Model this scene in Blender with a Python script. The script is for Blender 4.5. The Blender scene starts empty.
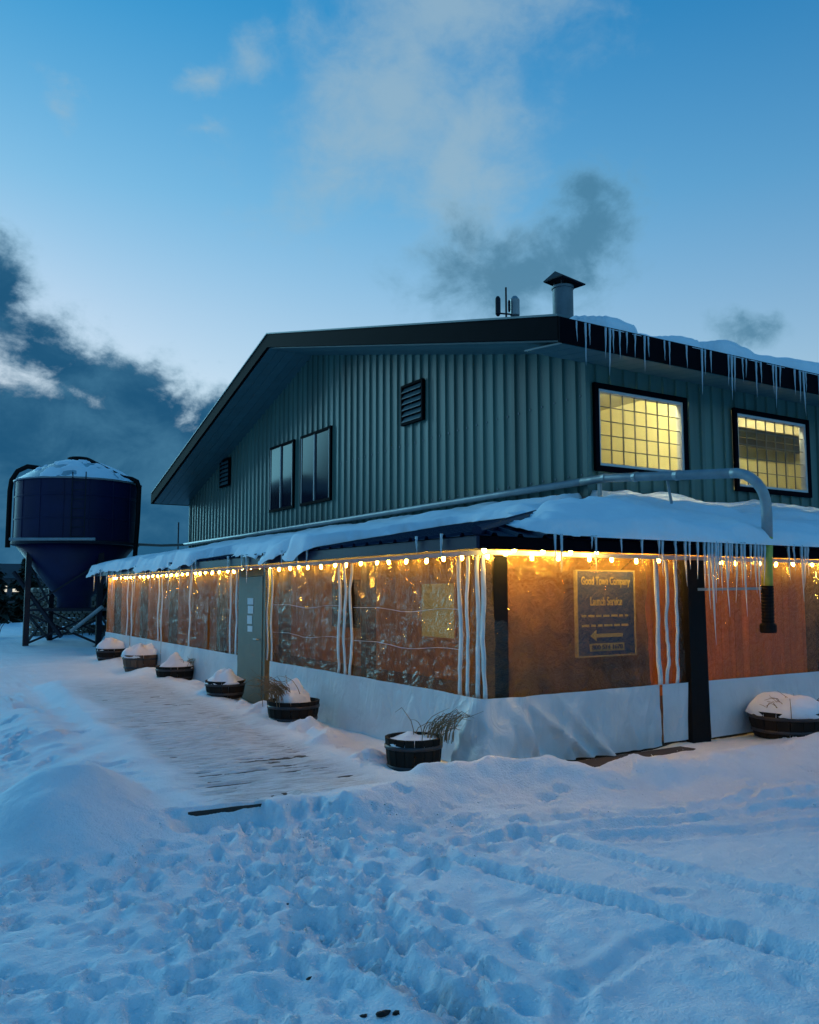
import bpy, math, random
import numpy as np
from mathutils import Matrix, Vector
random.seed(7); rng = np.random.default_rng(7)
sc = bpy.context.scene
COL = sc.collection
PI = math.pi

# ------------------------------------------------------------------ camera
cam_d = bpy.data.cameras.new('camera'); cam = bpy.data.objects.new('camera', cam_d); COL.objects.link(cam)
CAM = (-4.938, -6.599, 1.70)
cam.matrix_world = Matrix(((0.85061, -0.04816, -0.52358, CAM[0]),
                           (-0.52579, -0.07989, -0.84685, CAM[1]),
                           (-0.00104, 0.99564, -0.09328, CAM[2]), (0, 0, 0, 1)))
cam_d.sensor_fit = 'HORIZONTAL'; cam_d.sensor_width = 36.0; cam_d.lens = 848/819*36
cam_d.clip_start = 0.05; cam_d.clip_end = 3000
sc.camera = cam

# ------------------------------------------------------------------ world: dusk sky with clouds
SUN_EL, SUN_AZ = 4.0, -12.0          # the sun has just gone behind the cloud bank, left of the barn
world = bpy.data.worlds.new('World'); sc.world = world; world.use_nodes = True
def build_world():
    nt = world.node_tree; N = nt.nodes; L = nt.links
    bg = N['Background']
    def val(s, v):
        if isinstance(v, (int, float)): s.default_value = v
        elif isinstance(v, tuple): s.default_value = v
        else: L.new(v, s)
    def m(op, a, b=None, c=None, clamp=False):
        n = N.new('ShaderNodeMath'); n.operation = op; n.use_clamp = clamp
        val(n.inputs[0], a)
        if b is not None: val(n.inputs[1], b)
        if c is not None: val(n.inputs[2], c)
        return n.outputs[0]
    def ss(x, lo, hi):
        n = N.new('ShaderNodeMapRange'); n.interpolation_type = 'SMOOTHSTEP'
        val(n.inputs[0], x); n.inputs[1].default_value = lo; n.inputs[2].default_value = hi
        return n.outputs[0]
    def mix(f, a, b, typ='MIX'):
        n = N.new('ShaderNodeMix'); n.data_type = 'RGBA'; n.blend_type = typ
        val(n.inputs[0], f); val(n.inputs[6], a); val(n.inputs[7], b)
        return n.outputs[2]
    tc = N.new('ShaderNodeTexCoord')
    sep = N.new('ShaderNodeSeparateXYZ'); L.new(tc.outputs['Generated'], sep.inputs[0])
    az = m('MULTIPLY', m('ARCTAN2', sep.outputs[0], sep.outputs[1]), 180/PI)
    el = m('MULTIPLY', m('ARCSINE', sep.outputs[2]), 180/PI)
    sky = N.new('ShaderNodeTexSky'); sky.sky_type = 'NISHITA'; sky.sun_disc = False
    sky.sun_elevation = math.radians(SUN_EL); sky.sun_rotation = math.radians(SUN_AZ)
    sky.ozone_density = 4.0; sky.dust_density = 0.3; sky.air_density = 1.0
    # dusk: the clear sky deepens quickly with height
    ramp = N.new('ShaderNodeValToRGB'); L.new(m('DIVIDE', el, 90.0), ramp.inputs[0])
    cr = ramp.color_ramp; cr.elements[0].position = 0.0; cr.elements[0].color = RAMP[0][1]; cr.elements[1].position = 1.0; cr.elements[1].color = RAMP[-1][1]
    for p_, c_ in RAMP[1:-1]: e_ = cr.elements.new(p_); e_.color = c_
    base = mix(1.0, sky.outputs[0], ramp.outputs[0], 'MULTIPLY')
    def vm(op, a_, b_):
        n = N.new('ShaderNodeVectorMath'); n.operation = op
        for q, v_ in zip(n.inputs, (a_, b_)):
            if isinstance(v_, tuple): q.default_value = v_
            else: L.new(v_, q)
        return n.outputs[0]
    # soft shoulder, as a camera gives the glow low in the west
    base = vm('DIVIDE', vm('MULTIPLY', base, (1.20, 1.30, 1.60)), vm('ADD', vm('MULTIPLY', base, (.80, .85, 1.12)), (1, 1, 1)))
    def noise(scale, detail=7, rough=.55, dist=0.0, zs=1.0, off=0.0, col=False):
        mp = N.new('ShaderNodeMapping'); L.new(tc.outputs['Generated'], mp.inputs[0])
        mp.inputs['Scale'].default_value = (1, 1, zs); mp.inputs['Location'].default_value = (off, off*.7, -off)
        n = N.new('ShaderNodeTexNoise'); n.inputs['Scale'].default_value = scale
        n.inputs['Detail'].default_value = detail; n.inputs['Roughness'].default_value = rough
        n.inputs['Distortion'].default_value = dist
        L.new(mp.outputs[0], n.inputs['Vector']); return n.outputs[1 if col else 0]
    n1 = m('SUBTRACT', noise(11, 10, .62, .4, 1.4), .5)
    n2 = m('SUBTRACT', noise(5, 8, .6, .3, 1.3, 3.1), .5)
    n4 = m('SUBTRACT', noise(26, 8, .65, .5, 1.3, 5.3), .5)
    wsep = N.new('ShaderNodeSeparateColor'); L.new(noise(8, 6, .6, .2, 1.0, 7.7, True), wsep.inputs[0])
    wa = m('ADD', az, m('MULTIPLY', m('SUBTRACT', wsep.outputs[0], .5), 9.0))
    we = m('ADD', el, m('MULTIPLY', m('SUBTRACT', wsep.outputs[1], .5), 7.5))
    def blob(a0, e0, sa, se, rot=0.0):
        c, s = math.cos(math.radians(rot)), math.sin(math.radians(rot))
        da = m('SUBTRACT', wa, a0); de = m('SUBTRACT', we, e0)
        u = m('DIVIDE', m('ADD', m('MULTIPLY', da, c), m('MULTIPLY', de, s)), sa)
        v = m('DIVIDE', m('SUBTRACT', m('MULTIPLY', de, c), m('MULTIPLY', da, s)), se)
        r = m('SQRT', m('ADD', m('MULTIPLY', u, u), m('MULTIPLY', v, v)))
        return m('SUBTRACT', 1.0, r)
    def union(bl):
        o = bl[0]
        for b in bl[1:]:
            n = N.new('ShaderNodeMath'); n.operation = 'SMOOTH_MAX'; L.new(o, n.inputs[0]); L.new(b, n.inputs[1]); n.inputs[2].default_value = .35; o = n.outputs[0]
        return o
    nn = m('ADD', m('MULTIPLY', n1, 1.5), m('ADD', m('MULTIPLY', n2, .7), m('MULTIPLY', n4, .55)))
    # low bank of cloud that runs all round the horizon, with arms rising at its edge
    bank = m('MINIMUM', m('DIVIDE', m('SUBTRACT', 13.8, we), 4.0), 1.3)
    arms = union([bank, blob(8.5, 15.0, 8.5, 4.4, -28), blob(14.5, 12.6, 6.5, 4.2, -20), blob(18.6, 11.6, 4.2, 3.6, 0), blob(4.0, 18.5, 6, 3.6, -30),
                  blob(-18, 16, 7, 3, 20), blob(-60, 15, 9, 3, -10), blob(78, 14, 8, 3, 10), blob(120, 15, 9, 4, 0), blob(190, 15, 12, 4, 0)])
    d_dark = ss(m('ADD', arms, nn), -.08, .62)
    puffs = union([blob(38.8, 21.8, 9.0, 4.4, 8), blob(43.6, 23.4, 5.0, 4.4, 0), m('SUBTRACT', blob(53.5, 16.0, 6.0, 2.2, 0), .55),
                   blob(-35, 26, 7, 3, 10), blob(85, 28, 8, 3, -10), blob(150, 27, 9, 4, 10), blob(-110, 27, 9, 4, 10)])
    d_puff = ss(m('ADD', puffs, nn), -.1, .75)
    wisps = union([blob(30.5, 31.5, 11, 6.5, 30), blob(35, 35.5, 10, 5.0, 0), blob(35.8, 27.0, 5.5, 7, 0), m('SUBTRACT', blob(20, 33.8, 3.6, 3.0, 30), .3), m('SUBTRACT', blob(16.5, 32, 2.4, 2.2, 0), .35),
                   m('SUBTRACT', blob(18, 28, 2.6, 1.8, 0), .5), m('SUBTRACT', blob(8, 29.5, 2.6, 1.8, -30), .5),
                   blob(60, 48, 12, 7, 20), blob(-10, 52, 12, 6, -20), blob(-70, 45, 14, 7, 0), blob(140, 45, 14, 7, 0), blob(-150, 50, 14, 7, 0)])
    d_wisp = ss(m('ADD', wisps, nn), -.2, .95)
    col_d = mix(ss(m('ADD', n2, n1), -.2, .3), (.014, .092, .195, 1), (.050, .175, .300, 1))
    c = mix(m('MULTIPLY', d_wisp, .72), base, (.33, .48, .58, 1))
    c = mix(m('MULTIPLY', d_puff, .85), c, mix(d_puff, (.18, .38, .52, 1), (.065, .20, .32, 1)))
    c = mix(d_dark, c, mix(d_dark, (.25, .46, .58, 1), col_d))
    L.new(c, bg.inputs[0]); bg.inputs[1].default_value = 1.0
RAMP = [(0.0, (1.25, .66, .50, 1)), (.13, (1.15, .68, .50, 1)), (.20, (.88, .62, .49, 1)), (.28, (.50, .56, .49, 1)), (.40, (.15, .43, .44, 1)), (.60, (.05, .41, .45, 1)), (1.0, (.015, .36, .43, 1))]
build_world()
world.cycles.sampling_method = 'MANUAL'; world.cycles.sample_map_resolution = 512

# faint after-glow from the bright gap in the west: one soft sun
sun_d = bpy.data.lights.new('sun', 'SUN'); sun_d.energy = 0.95; sun_d.angle = math.radians(30); sun_d.color = (.30, .80, 1.0)
sun = bpy.data.objects.new('sun', sun_d); COL.objects.link(sun)
sd = Vector((math.sin(math.radians(SUN_AZ))*math.cos(math.radians(16)), math.cos(math.radians(SUN_AZ))*math.cos(math.radians(16)), math.sin(math.radians(16))))
sun.rotation_euler = sd.to_track_quat('Z', 'Y').to_euler()
sun.location = (-10, 20, 20)

vs = sc.view_settings
vs.view_transform = 'Standard'; vs.look = 'None'; vs.exposure = 0.0; vs.gamma = 1.0; vs.use_curve_mapping = False
sc.render.engine = 'CYCLES'
sc.cycles.use_denoising = True
sc.cycles.max_bounces = 6; sc.cycles.diffuse_bounces = 3; sc.cycles.transparent_max_bounces = 16
sc.cycles.sample_clamp_indirect = 4.0
sc.cycles.caustics_reflective = False; sc.cycles.caustics_refractive = False

# ------------------------------------------------------------------ helpers
class MB:
    def __init__(s): s.v = []; s.f = []; s.mi = []; s.cur = 0
    def add(s, vs_, fs):
        o = len(s.v); s.v += [tuple(p) for p in vs_]
        for f in fs: s.f.append([i+o for i in f]); s.mi.append(s.cur)
        return s
    def box(s, x0, x1, y0, y1, z0, z1):
        return s.add([(x0,y0,z0),(x1,y0,z0),(x1,y1,z0),(x0,y1,z0),(x0,y0,z1),(x1,y0,z1),(x1,y1,z1),(x0,y1,z1)],
                     [(0,3,2,1),(4,5,6,7),(0,1,5,4),(1,2,6,5),(2,3,7,6),(3,0,4,7)])
    def prism(s, poly, axis, a, b):
        # poly: list of 2-D points in the other two axes
        n = len(poly)
        def P(p, t):
            if axis == 0: return (t, p[0], p[1])
            if axis == 1: return (p[0], t, p[1])
            return (p[0], p[1], t)
        s.add([P(p, a) for p in poly]+[P(p, b) for p in poly],
              [list(range(n))[::-1], list(range(n, 2*n))]+[(i, (i+1) % n, n+(i+1) % n, n+i) for i in range(n)])
        return s
    def bar(s, a, b, w, h=None):
        h = w if h is None else h
        a, b = Vector(a), Vector(b); d = (b-a).normalized()
        up = Vector((0,0,1)) if abs(d.z) < .95 else Vector((1,0,0))
        x = d.cross(up).normalized(); y = x.cross(d).normalized()
        q = [(-w/2,-h/2),(w/2,-h/2),(w/2,h/2),(-w/2,h/2)]
        return s.add([a+x*i+y*j for i, j in q]+[b+x*i+y*j for i, j in q],
                     [(0,1,2,3),(7,6,5,4),(0,4,5,1),(1,5,6,2),(2,6,7,3),(3,7,4,0)])
    def tube(s, pts, r, n=10, cap=True):
        pts = [Vector(p) for p in pts]; k = len(pts)
        rs = r if isinstance(r, (list, tuple)) else [r]*k
        ring = []; prev = None
        for i, p in enumerate(pts):
            d = (pts[min(i+1, k-1)]-pts[max(i-1, 0)]).normalized()
            if prev is None:
                up = Vector((0,0,1)) if abs(d.z) < .9 else Vector((1,0,0))
                x = d.cross(up).normalized()
            else:
                x = (prev-d*prev.dot(d)).normalized()
            prev = x; y = d.cross(x)
            ring += [p+(x*math.cos(2*PI*j/n)+y*math.sin(2*PI*j/n))*rs[i] for j in range(n)]
        fs = []
        for i in range(k-1):
            for j in range(n):
                fs.append((i*n+j, i*n+(j+1) % n, (i+1)*n+(j+1) % n, (i+1)*n+j))
        if cap: fs += [list(range(n))[::-1], list(range((k-1)*n, k*n))]
        return s.add(ring, fs)
    def lathe(s, prof, c=(0,0,0), n=24):
        k = len(prof); vs_ = []
        for r, z in prof:
            vs_ += [(c[0]+r*math.cos(2*PI*j/n), c[1]+r*math.sin(2*PI*j/n), c[2]+z) for j in range(n)]
        fs = [(i*n+j, i*n+(j+1) % n, (i+1)*n+(j+1) % n, (i+1)*n+j) for i in range(k-1) for j in range(n)]
        fs += [list(range(n))[::-1], list(range((k-1)*n, k*n))]
        return s.add(vs_, fs)
    def grid(s, P):
        P = np.asarray(P); a, b = P.shape[:2]
        return s.add(P.reshape(-1, 3).tolist(), [(i*b+j, (i+1)*b+j, (i+1)*b+j+1, i*b+j+1) for i in range(a-1) for j in range(b-1)])
    def mesh(s, name, smooth=False):
        me = bpy.data.meshes.new(name); me.from_pydata(s.v, [], s.f); me.update()
        if smooth: me.polygons.foreach_set('use_smooth', [True]*len(me.polygons))
        if any(s.mi): me.polygons.foreach_set('material_index', s.mi)
        return me
    def build(s, name, mat, parent=None, smooth=False):
        me = s.mesh(name, smooth)
        for mm in (mat if isinstance(mat, (list, tuple)) else [mat]): me.materials.append(mm)
        return link(name, me, parent)
def link(name, data, parent=None):
    o = bpy.data.objects.new(name, data); COL.objects.link(o)
    if parent is not None:
        o.parent = parent
        if parent.type == 'EMPTY': o.matrix_parent_inverse = Matrix.Translation(-Vector(parent.location))
    return o
def tag(o, label=None, cat=None, group=None, kind=None):
    if label: o['label'] = label
    if cat: o['category'] = cat
    if group: o['group'] = group
    if kind: o['kind'] = kind
    return o
def thing(name, loc, label, cat, group=None):
    o = bpy.data.objects.new(name, None); COL.objects.link(o); o.location = loc; o.empty_display_size = .1
    return tag(o, label, cat, group)

# value noise (numpy)
def _hash(ix, iy, seed):
    h = (ix.astype(np.int64)*374761393+iy.astype(np.int64)*668265263+seed*974634777) & 0xffffffff
    h = ((h ^ (h >> 13))*1274126177) & 0xffffffff
    return ((h ^ (h >> 16)) & 0xffffff)/float(0xffffff)
def vnoise(x, y, seed=0):
    x = np.asarray(x, float); y = np.asarray(y, float)
    ix = np.floor(x); iy = np.floor(y); fx = x-ix; fy = y-iy
    fx = fx*fx*fx*(fx*(fx*6-15)+10); fy = fy*fy*fy*(fy*(fy*6-15)+10)
    a = _hash(ix, iy, seed); b = _hash(ix+1, iy, seed); c = _hash(ix, iy+1, seed); d = _hash(ix+1, iy+1, seed)
    return (a*(1-fx)+b*fx)*(1-fy)+(c*(1-fx)+d*fx)*fy-.5
def fbm(x, y, oct=4, seed=0, gain=.5):
    t = 0; a = 1.0; f = 1.0
    for i in range(oct):
        t = t+a*vnoise(x*f+17.3*i, y*f-9.1*i, seed+i); a *= gain; f *= 2.03
    return t
def sstep(lo, hi, x):
    t = np.clip((np.asarray(x, float)-lo)/(hi-lo), 0, 1); return t*t*(3-2*t)

# ------------------------------------------------------------------ materials
def new_mat(name):
    m = bpy.data.materials.new(name); m.use_nodes = True
    return m, m.node_tree, m.node_tree.nodes['Principled BSDF']
def mat(name, col, rough=.6, metal=0.0, var=.15, vscale=6.0, bump=0.0, bscale=30.0, spec=.5, stretch=(1,1,1), emit=None, estr=0.0, detail=6):
    m, nt, b = new_mat(name); N, L = nt.nodes, nt.links
    b.inputs['Roughness'].default_value = rough; b.inputs['Metallic'].default_value = metal
    b.inputs['Specular IOR Level'].default_value = spec
    tc = N.new('ShaderNodeTexCoord'); mp = N.new('ShaderNodeMapping'); mp.inputs['Scale'].default_value = stretch
    L.new(tc.outputs['Object'], mp.inputs[0])
    if var:
        n = N.new('ShaderNodeTexNoise'); n.inputs['Scale'].default_value = vscale; n.inputs['Detail'].default_value = detail; n.inputs['Roughness'].default_value = .65
        L.new(mp.outputs[0], n.inputs['Vector'])
        r = N.new('ShaderNodeMapRange'); r.inputs[1].default_value = .3; r.inputs[2].default_value = .7; r.inputs[3].default_value = 1-var; r.inputs[4].default_value = 1+var
        L.new(n.outputs[0], r.inputs[0])
        oi = N.new('ShaderNodeObjectInfo'); r2 = N.new('ShaderNodeMapRange'); r2.inputs[3].default_value = 1-var*.5; r2.inputs[4].default_value = 1+var*.5
        L.new(oi.outputs['Random'], r2.inputs[0])
        mu = N.new('ShaderNodeMath'); mu.operation = 'MULTIPLY'; L.new(r.outputs[0], mu.inputs[0]); L.new(r2.outputs[0], mu.inputs[1])
        mx = N.new('ShaderNodeVectorMath'); mx.operation = 'SCALE'; mx.inputs[0].default_value = col; L.new(mu.outputs[0], mx.inputs['Scale'])
        L.new(mx.outputs[0], b.inputs['Base Color'])
    else:
        b.inputs['Base Color'].default_value = (*col, 1)
    if bump:
        n2 = N.new('ShaderNodeTexNoise'); n2.inputs['Scale'].default_value = bscale; n2.inputs['Detail'].default_value = 5
        L.new(mp.outputs[0], n2.inputs['Vector'])
        bp = N.new('ShaderNodeBump'); bp.inputs['Strength'].default_value = bump; bp.inputs['Distance'].default_value = .02
        L.new(n2.outputs[0], bp.inputs['Height']); L.new(bp.outputs[0], b.inputs['Normal'])
    if emit:
        b.inputs['Emission Color'].default_value = (*emit, 1); b.inputs['Emission Strength'].default_value = estr
    return m
M = {}
M['siding'] = mat('siding_green', (.092, .168, .142), .42, 0.0, .22, 2.5, .12, 8, stretch=(1,1,.10))
M['trim'] = mat('trim_dark', (.003, .003, .006), .6, 0, .2, 4, spec=.02)
M['soffit'] = mat('soffit_metal', (.075, .15, .17), .45, 0, .12, 3)
M['navy'] = mat('navy_metal', (.006, .010, .035), .45, 0.0, .2, 2, .05, 10, spec=.25)
M['silo'] = mat('silo_navy', (.004, .007, .050), .45, 0.0, .2, 1.5, .05, 6, spec=.3)
M['silo_roof'] = mat('galvanised', (.36, .41, .44), .45, .3, .15, 3, .05, 12)
M['black'] = mat('black_rubber', (.006, .006, .007), .7, 0, .2, 5, spec=.15)
M['steel_dark'] = mat('dark_steel', (.012, .014, .024), .55, .0, .25, 5, spec=.25)
M['pipe'] = mat('pipe_grey', (.30, .33, .34), .42, .35, .15, 4, .03, 20)
M['steel_grey'] = mat('flue_steel', (.13, .17, .19), .5, .2, .2, 5)
M['yellow'] = mat('yellow_green_paint', (.42, .40, .06), .5, 0, .2, 6)
M['wood'] = mat('stained_plank', (.55, .17, .022), .55, 0, .35, 5, .25, 30, stretch=(1,1,.12))
M['wood2'] = mat('tan_board', (.30, .155, .030), .6, 0, .3, 4, .2, 30, stretch=(1,1,.15))
M['post'] = mat('post_dark', (.016, .012, .010), .75, 0, .3, 6, .2, 20)
M['deck'] = mat('deck_board', (.035, .028, .024), .75, 0, .35, 8, .3, 40, stretch=(.2,1,1))
M['floor'] = mat('patio_floor', (.07, .05, .035), .7, 0, .3, 5)
M['frame'] = mat('window_frame_white', (.62, .63, .62), .4, 0, .08, 8)
M['frame_d'] = mat('window_frame_grey', (.22, .24, .26), .4, 0, .1, 8)
M['muntin'] = mat('muntin', (.20, .19, .15), .5, 0, .1, 8)
M['door'] = mat('door_olive', (.15, .135, .09), .5, 0, .12, 3, .05, 12)
M['paper'] = mat('paper_white', (.72, .74, .74), .7, 0, .08, 20)
M['room'] = mat('room_wall', (.80, .72, .38), .75, 0, .06, 2, .1, 12, stretch=(1,1,.1))
M['room_dark'] = mat('room_box', (.22, .19, .11), .7, 0, .12, 3)
M['pot'] = mat('barrel_dark', (.018, .015, .013), .75, 0, .35, 7, .3, 25, stretch=(1,1,.2), spec=.12)
M['pot2'] = mat('barrel_brown', (.10, .058, .036), .65, 0, .35, 7, .3, 25, stretch=(1,1,.2))
M['hoop'] = mat('barrel_hoop', (.05, .05, .055), .45, .6, .2, 10)
M['grass'] = mat('dry_grass', (.20, .135, .070), .7, 0, .35, 10)
M['bark'] = mat('bark', (.05, .036, .026), .85, 0, .3, 8, .4, 20)
M['needle'] = mat('spruce_needles', (.014, .026, .016), .8, 0, .4, 3)
M['log'] = mat('cut_log', (.30, .25, .20), .8, 0, .45, 6, .3, 20)
M['signblue'] = mat('sign_navy', (.008, .045, .34), .45, 0, .1, 6)
M['signletter'] = mat('sign_cream', (.34, .36, .34), .55, 0, .1, 20)
M['dirt'] = mat('dirt_clod', (.018, .014, .012), .9, 0, .3, 20, .4, 40)
M['hill'] = mat('far_forest', (.012, .022, .026), .9, 0, .3, .05)
M['house'] = mat('far_house', (.06, .06, .065), .8, 0, .2, .5)
M['cord'] = mat('black_cord', (.012, .012, .012), .6, 0, .1, 5)
M['socket'] = mat('bulb_socket', (.02, .02, .02), .5, 0, .1, 5)
def emis(name, col, st):
    m = bpy.data.materials.new(name); m.use_nodes = True; nt = m.node_tree
    nt.nodes.remove(nt.nodes['Principled BSDF']); e = nt.nodes.new('ShaderNodeEmission')
    e.inputs[0].default_value = (*col, 1); e.inputs[1].default_value = st
    nt.links.new(e.outputs[0], nt.nodes['Material Output'].inputs[0]); return m
BULB = 430.0
M['bulb'] = emis('lit_bulb', (1.0, .60, .10), BULB)
M['tube_light'] = emis('lit_tube', (1.0, .92, .52), 270.0)
M['tube_dim'] = emis('lit_desk_tube', (1.0, .9, .5), 3.0)
M['far_lit'] = emis('far_lit_window', (.9, .85, .7), .9)
M['patio_lit'] = emis('lit_patio_window', (.75, .68, .28), .24)

def snow_mat(name, bump_big, grain, tint=(.89, .92, .95)):
    m, nt, b = new_mat(name); N, L = nt.nodes, nt.links
    b.inputs['Roughness'].default_value = .75; b.inputs['Specular IOR Level'].default_value = .25
    b.inputs['Subsurface Weight'].default_value = .0
    tc = N.new('ShaderNodeTexCoord')
    n0 = N.new('ShaderNodeTexNoise'); n0.inputs['Scale'].default_value = 1.3; n0.inputs['Detail'].default_value = 8; n0.inputs['Roughness'].default_value = .7
    L.new(tc.outputs['Object'], n0.inputs['Vector'])
    cr = N.new('ShaderNodeMix'); cr.data_type = 'RGBA'
    rr = N.new('ShaderNodeMapRange'); rr.inputs[1].default_value = .35; rr.inputs[2].default_value = .65; L.new(n0.outputs[0], rr.inputs[0])
    L.new(rr.outputs[0], cr.inputs[0]); cr.inputs[6].default_value = (tint[0]*.90, tint[1]*.91, tint[2]*.92, 1); cr.inputs[7].default_value = (*tint, 1)
    at = N.new('ShaderNodeAttribute'); at.attribute_name = 'trodden'
    mp = N.new('ShaderNodeMapping'); mp.inputs['Rotation'].default_value = (0, 0, .075); mp.inputs['Scale'].default_value = (2.2, 16, 1); L.new(tc.outputs['Object'], mp.inputs[0])
    ns = N.new('ShaderNodeTexNoise'); ns.inputs['Scale'].default_value = 1.6; ns.inputs['Detail'].default_value = 7; ns.inputs['Roughness'].default_value = .7; L.new(mp.outputs[0], ns.inputs['Vector'])
    ms = N.new('ShaderNodeMapRange'); ms.inputs[1].default_value = .42; ms.inputs[2].default_value = .72; ms.inputs[3].default_value = .22; L.new(ns.outputs[0], ms.inputs[0])
    mu = N.new('ShaderNodeMath'); mu.operation = 'MULTIPLY'; L.new(ms.outputs[0], mu.inputs[0]); L.new(at.outputs['Fac'], mu.inputs[1])
    mt = N.new('ShaderNodeMix'); mt.data_type = 'RGBA'; L.new(mu.outputs[0], mt.inputs[0]); L.new(cr.outputs[2], mt.inputs[6]); mt.inputs[7].default_value = (.34, .32, .31, 1)
    L.new(mt.outputs[2], b.inputs['Base Color'])
    def noise(s, d):
        n = N.new('ShaderNodeTexNoise'); n.inputs['Scale'].default_value = s; n.inputs['Detail'].default_value = d; n.inputs['Roughness'].default_value = .6
        L.new(tc.outputs['Object'], n.inputs['Vector']); return n.outputs[0]
    b1 = N.new('ShaderNodeBump'); b1.inputs['Strength'].default_value = bump_big; b1.inputs['Distance'].default_value = .05; L.new(noise(9, 6), b1.inputs['Height'])
    b2 = N.new('ShaderNodeBump'); b2.inputs['Strength'].default_value = grain; b2.inputs['Distance'].default_value = .022; L.new(noise(70, 4), b2.inputs['Height'])
    L.new(b1.outputs[0], b2.inputs['Normal']); L.new(b2.outputs[0], b.inputs['Normal'])
    return m
M['snow'] = snow_mat('ground_snow', .6, .55)
M['snow_roof'] = snow_mat('roof_snow', .25, .12)

def tarp_mat():
    m, nt, b = new_mat('white_tarp'); N, L = nt.nodes, nt.links
    b.inputs['Base Color'].default_value = (.50, .53, .55, 1); b.inputs['Roughness'].default_value = .45
    tc = N.new('ShaderNodeTexCoord'); mp = N.new('ShaderNodeMapping'); mp.inputs['Scale'].default_value = (1, 1, .55); L.new(tc.outputs['Object'], mp.inputs[0])
    n = N.new('ShaderNodeTexNoise'); n.inputs['Scale'].default_value = 4; n.inputs['Detail'].default_value = 5; n.inputs['Distortion'].default_value = 1.5; L.new(mp.outputs[0], n.inputs['Vector'])
    n2 = N.new('ShaderNodeTexNoise'); n2.inputs['Scale'].default_value = 3; n2.inputs['Detail'].default_value = 8; L.new(tc.outputs['Object'], n2.inputs['Vector'])
    cr = N.new('ShaderNodeMix'); cr.data_type = 'RGBA'; L.new(n2.outputs[0], cr.inputs[0]); cr.inputs[6].default_value = (.58, .60, .61, 1); cr.inputs[7].default_value = (.78, .80, .82, 1); L.new(cr.outputs[2], b.inputs['Base Color'])
    bp = N.new('ShaderNodeBump'); bp.inputs['Strength'].default_value = .7; bp.inputs['Distance'].default_value = .05; L.new(n.outputs[0], bp.inputs['Height']); L.new(bp.outputs[0], b.inputs['Normal'])
    return m
M['tarp'] = tarp_mat()

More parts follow.
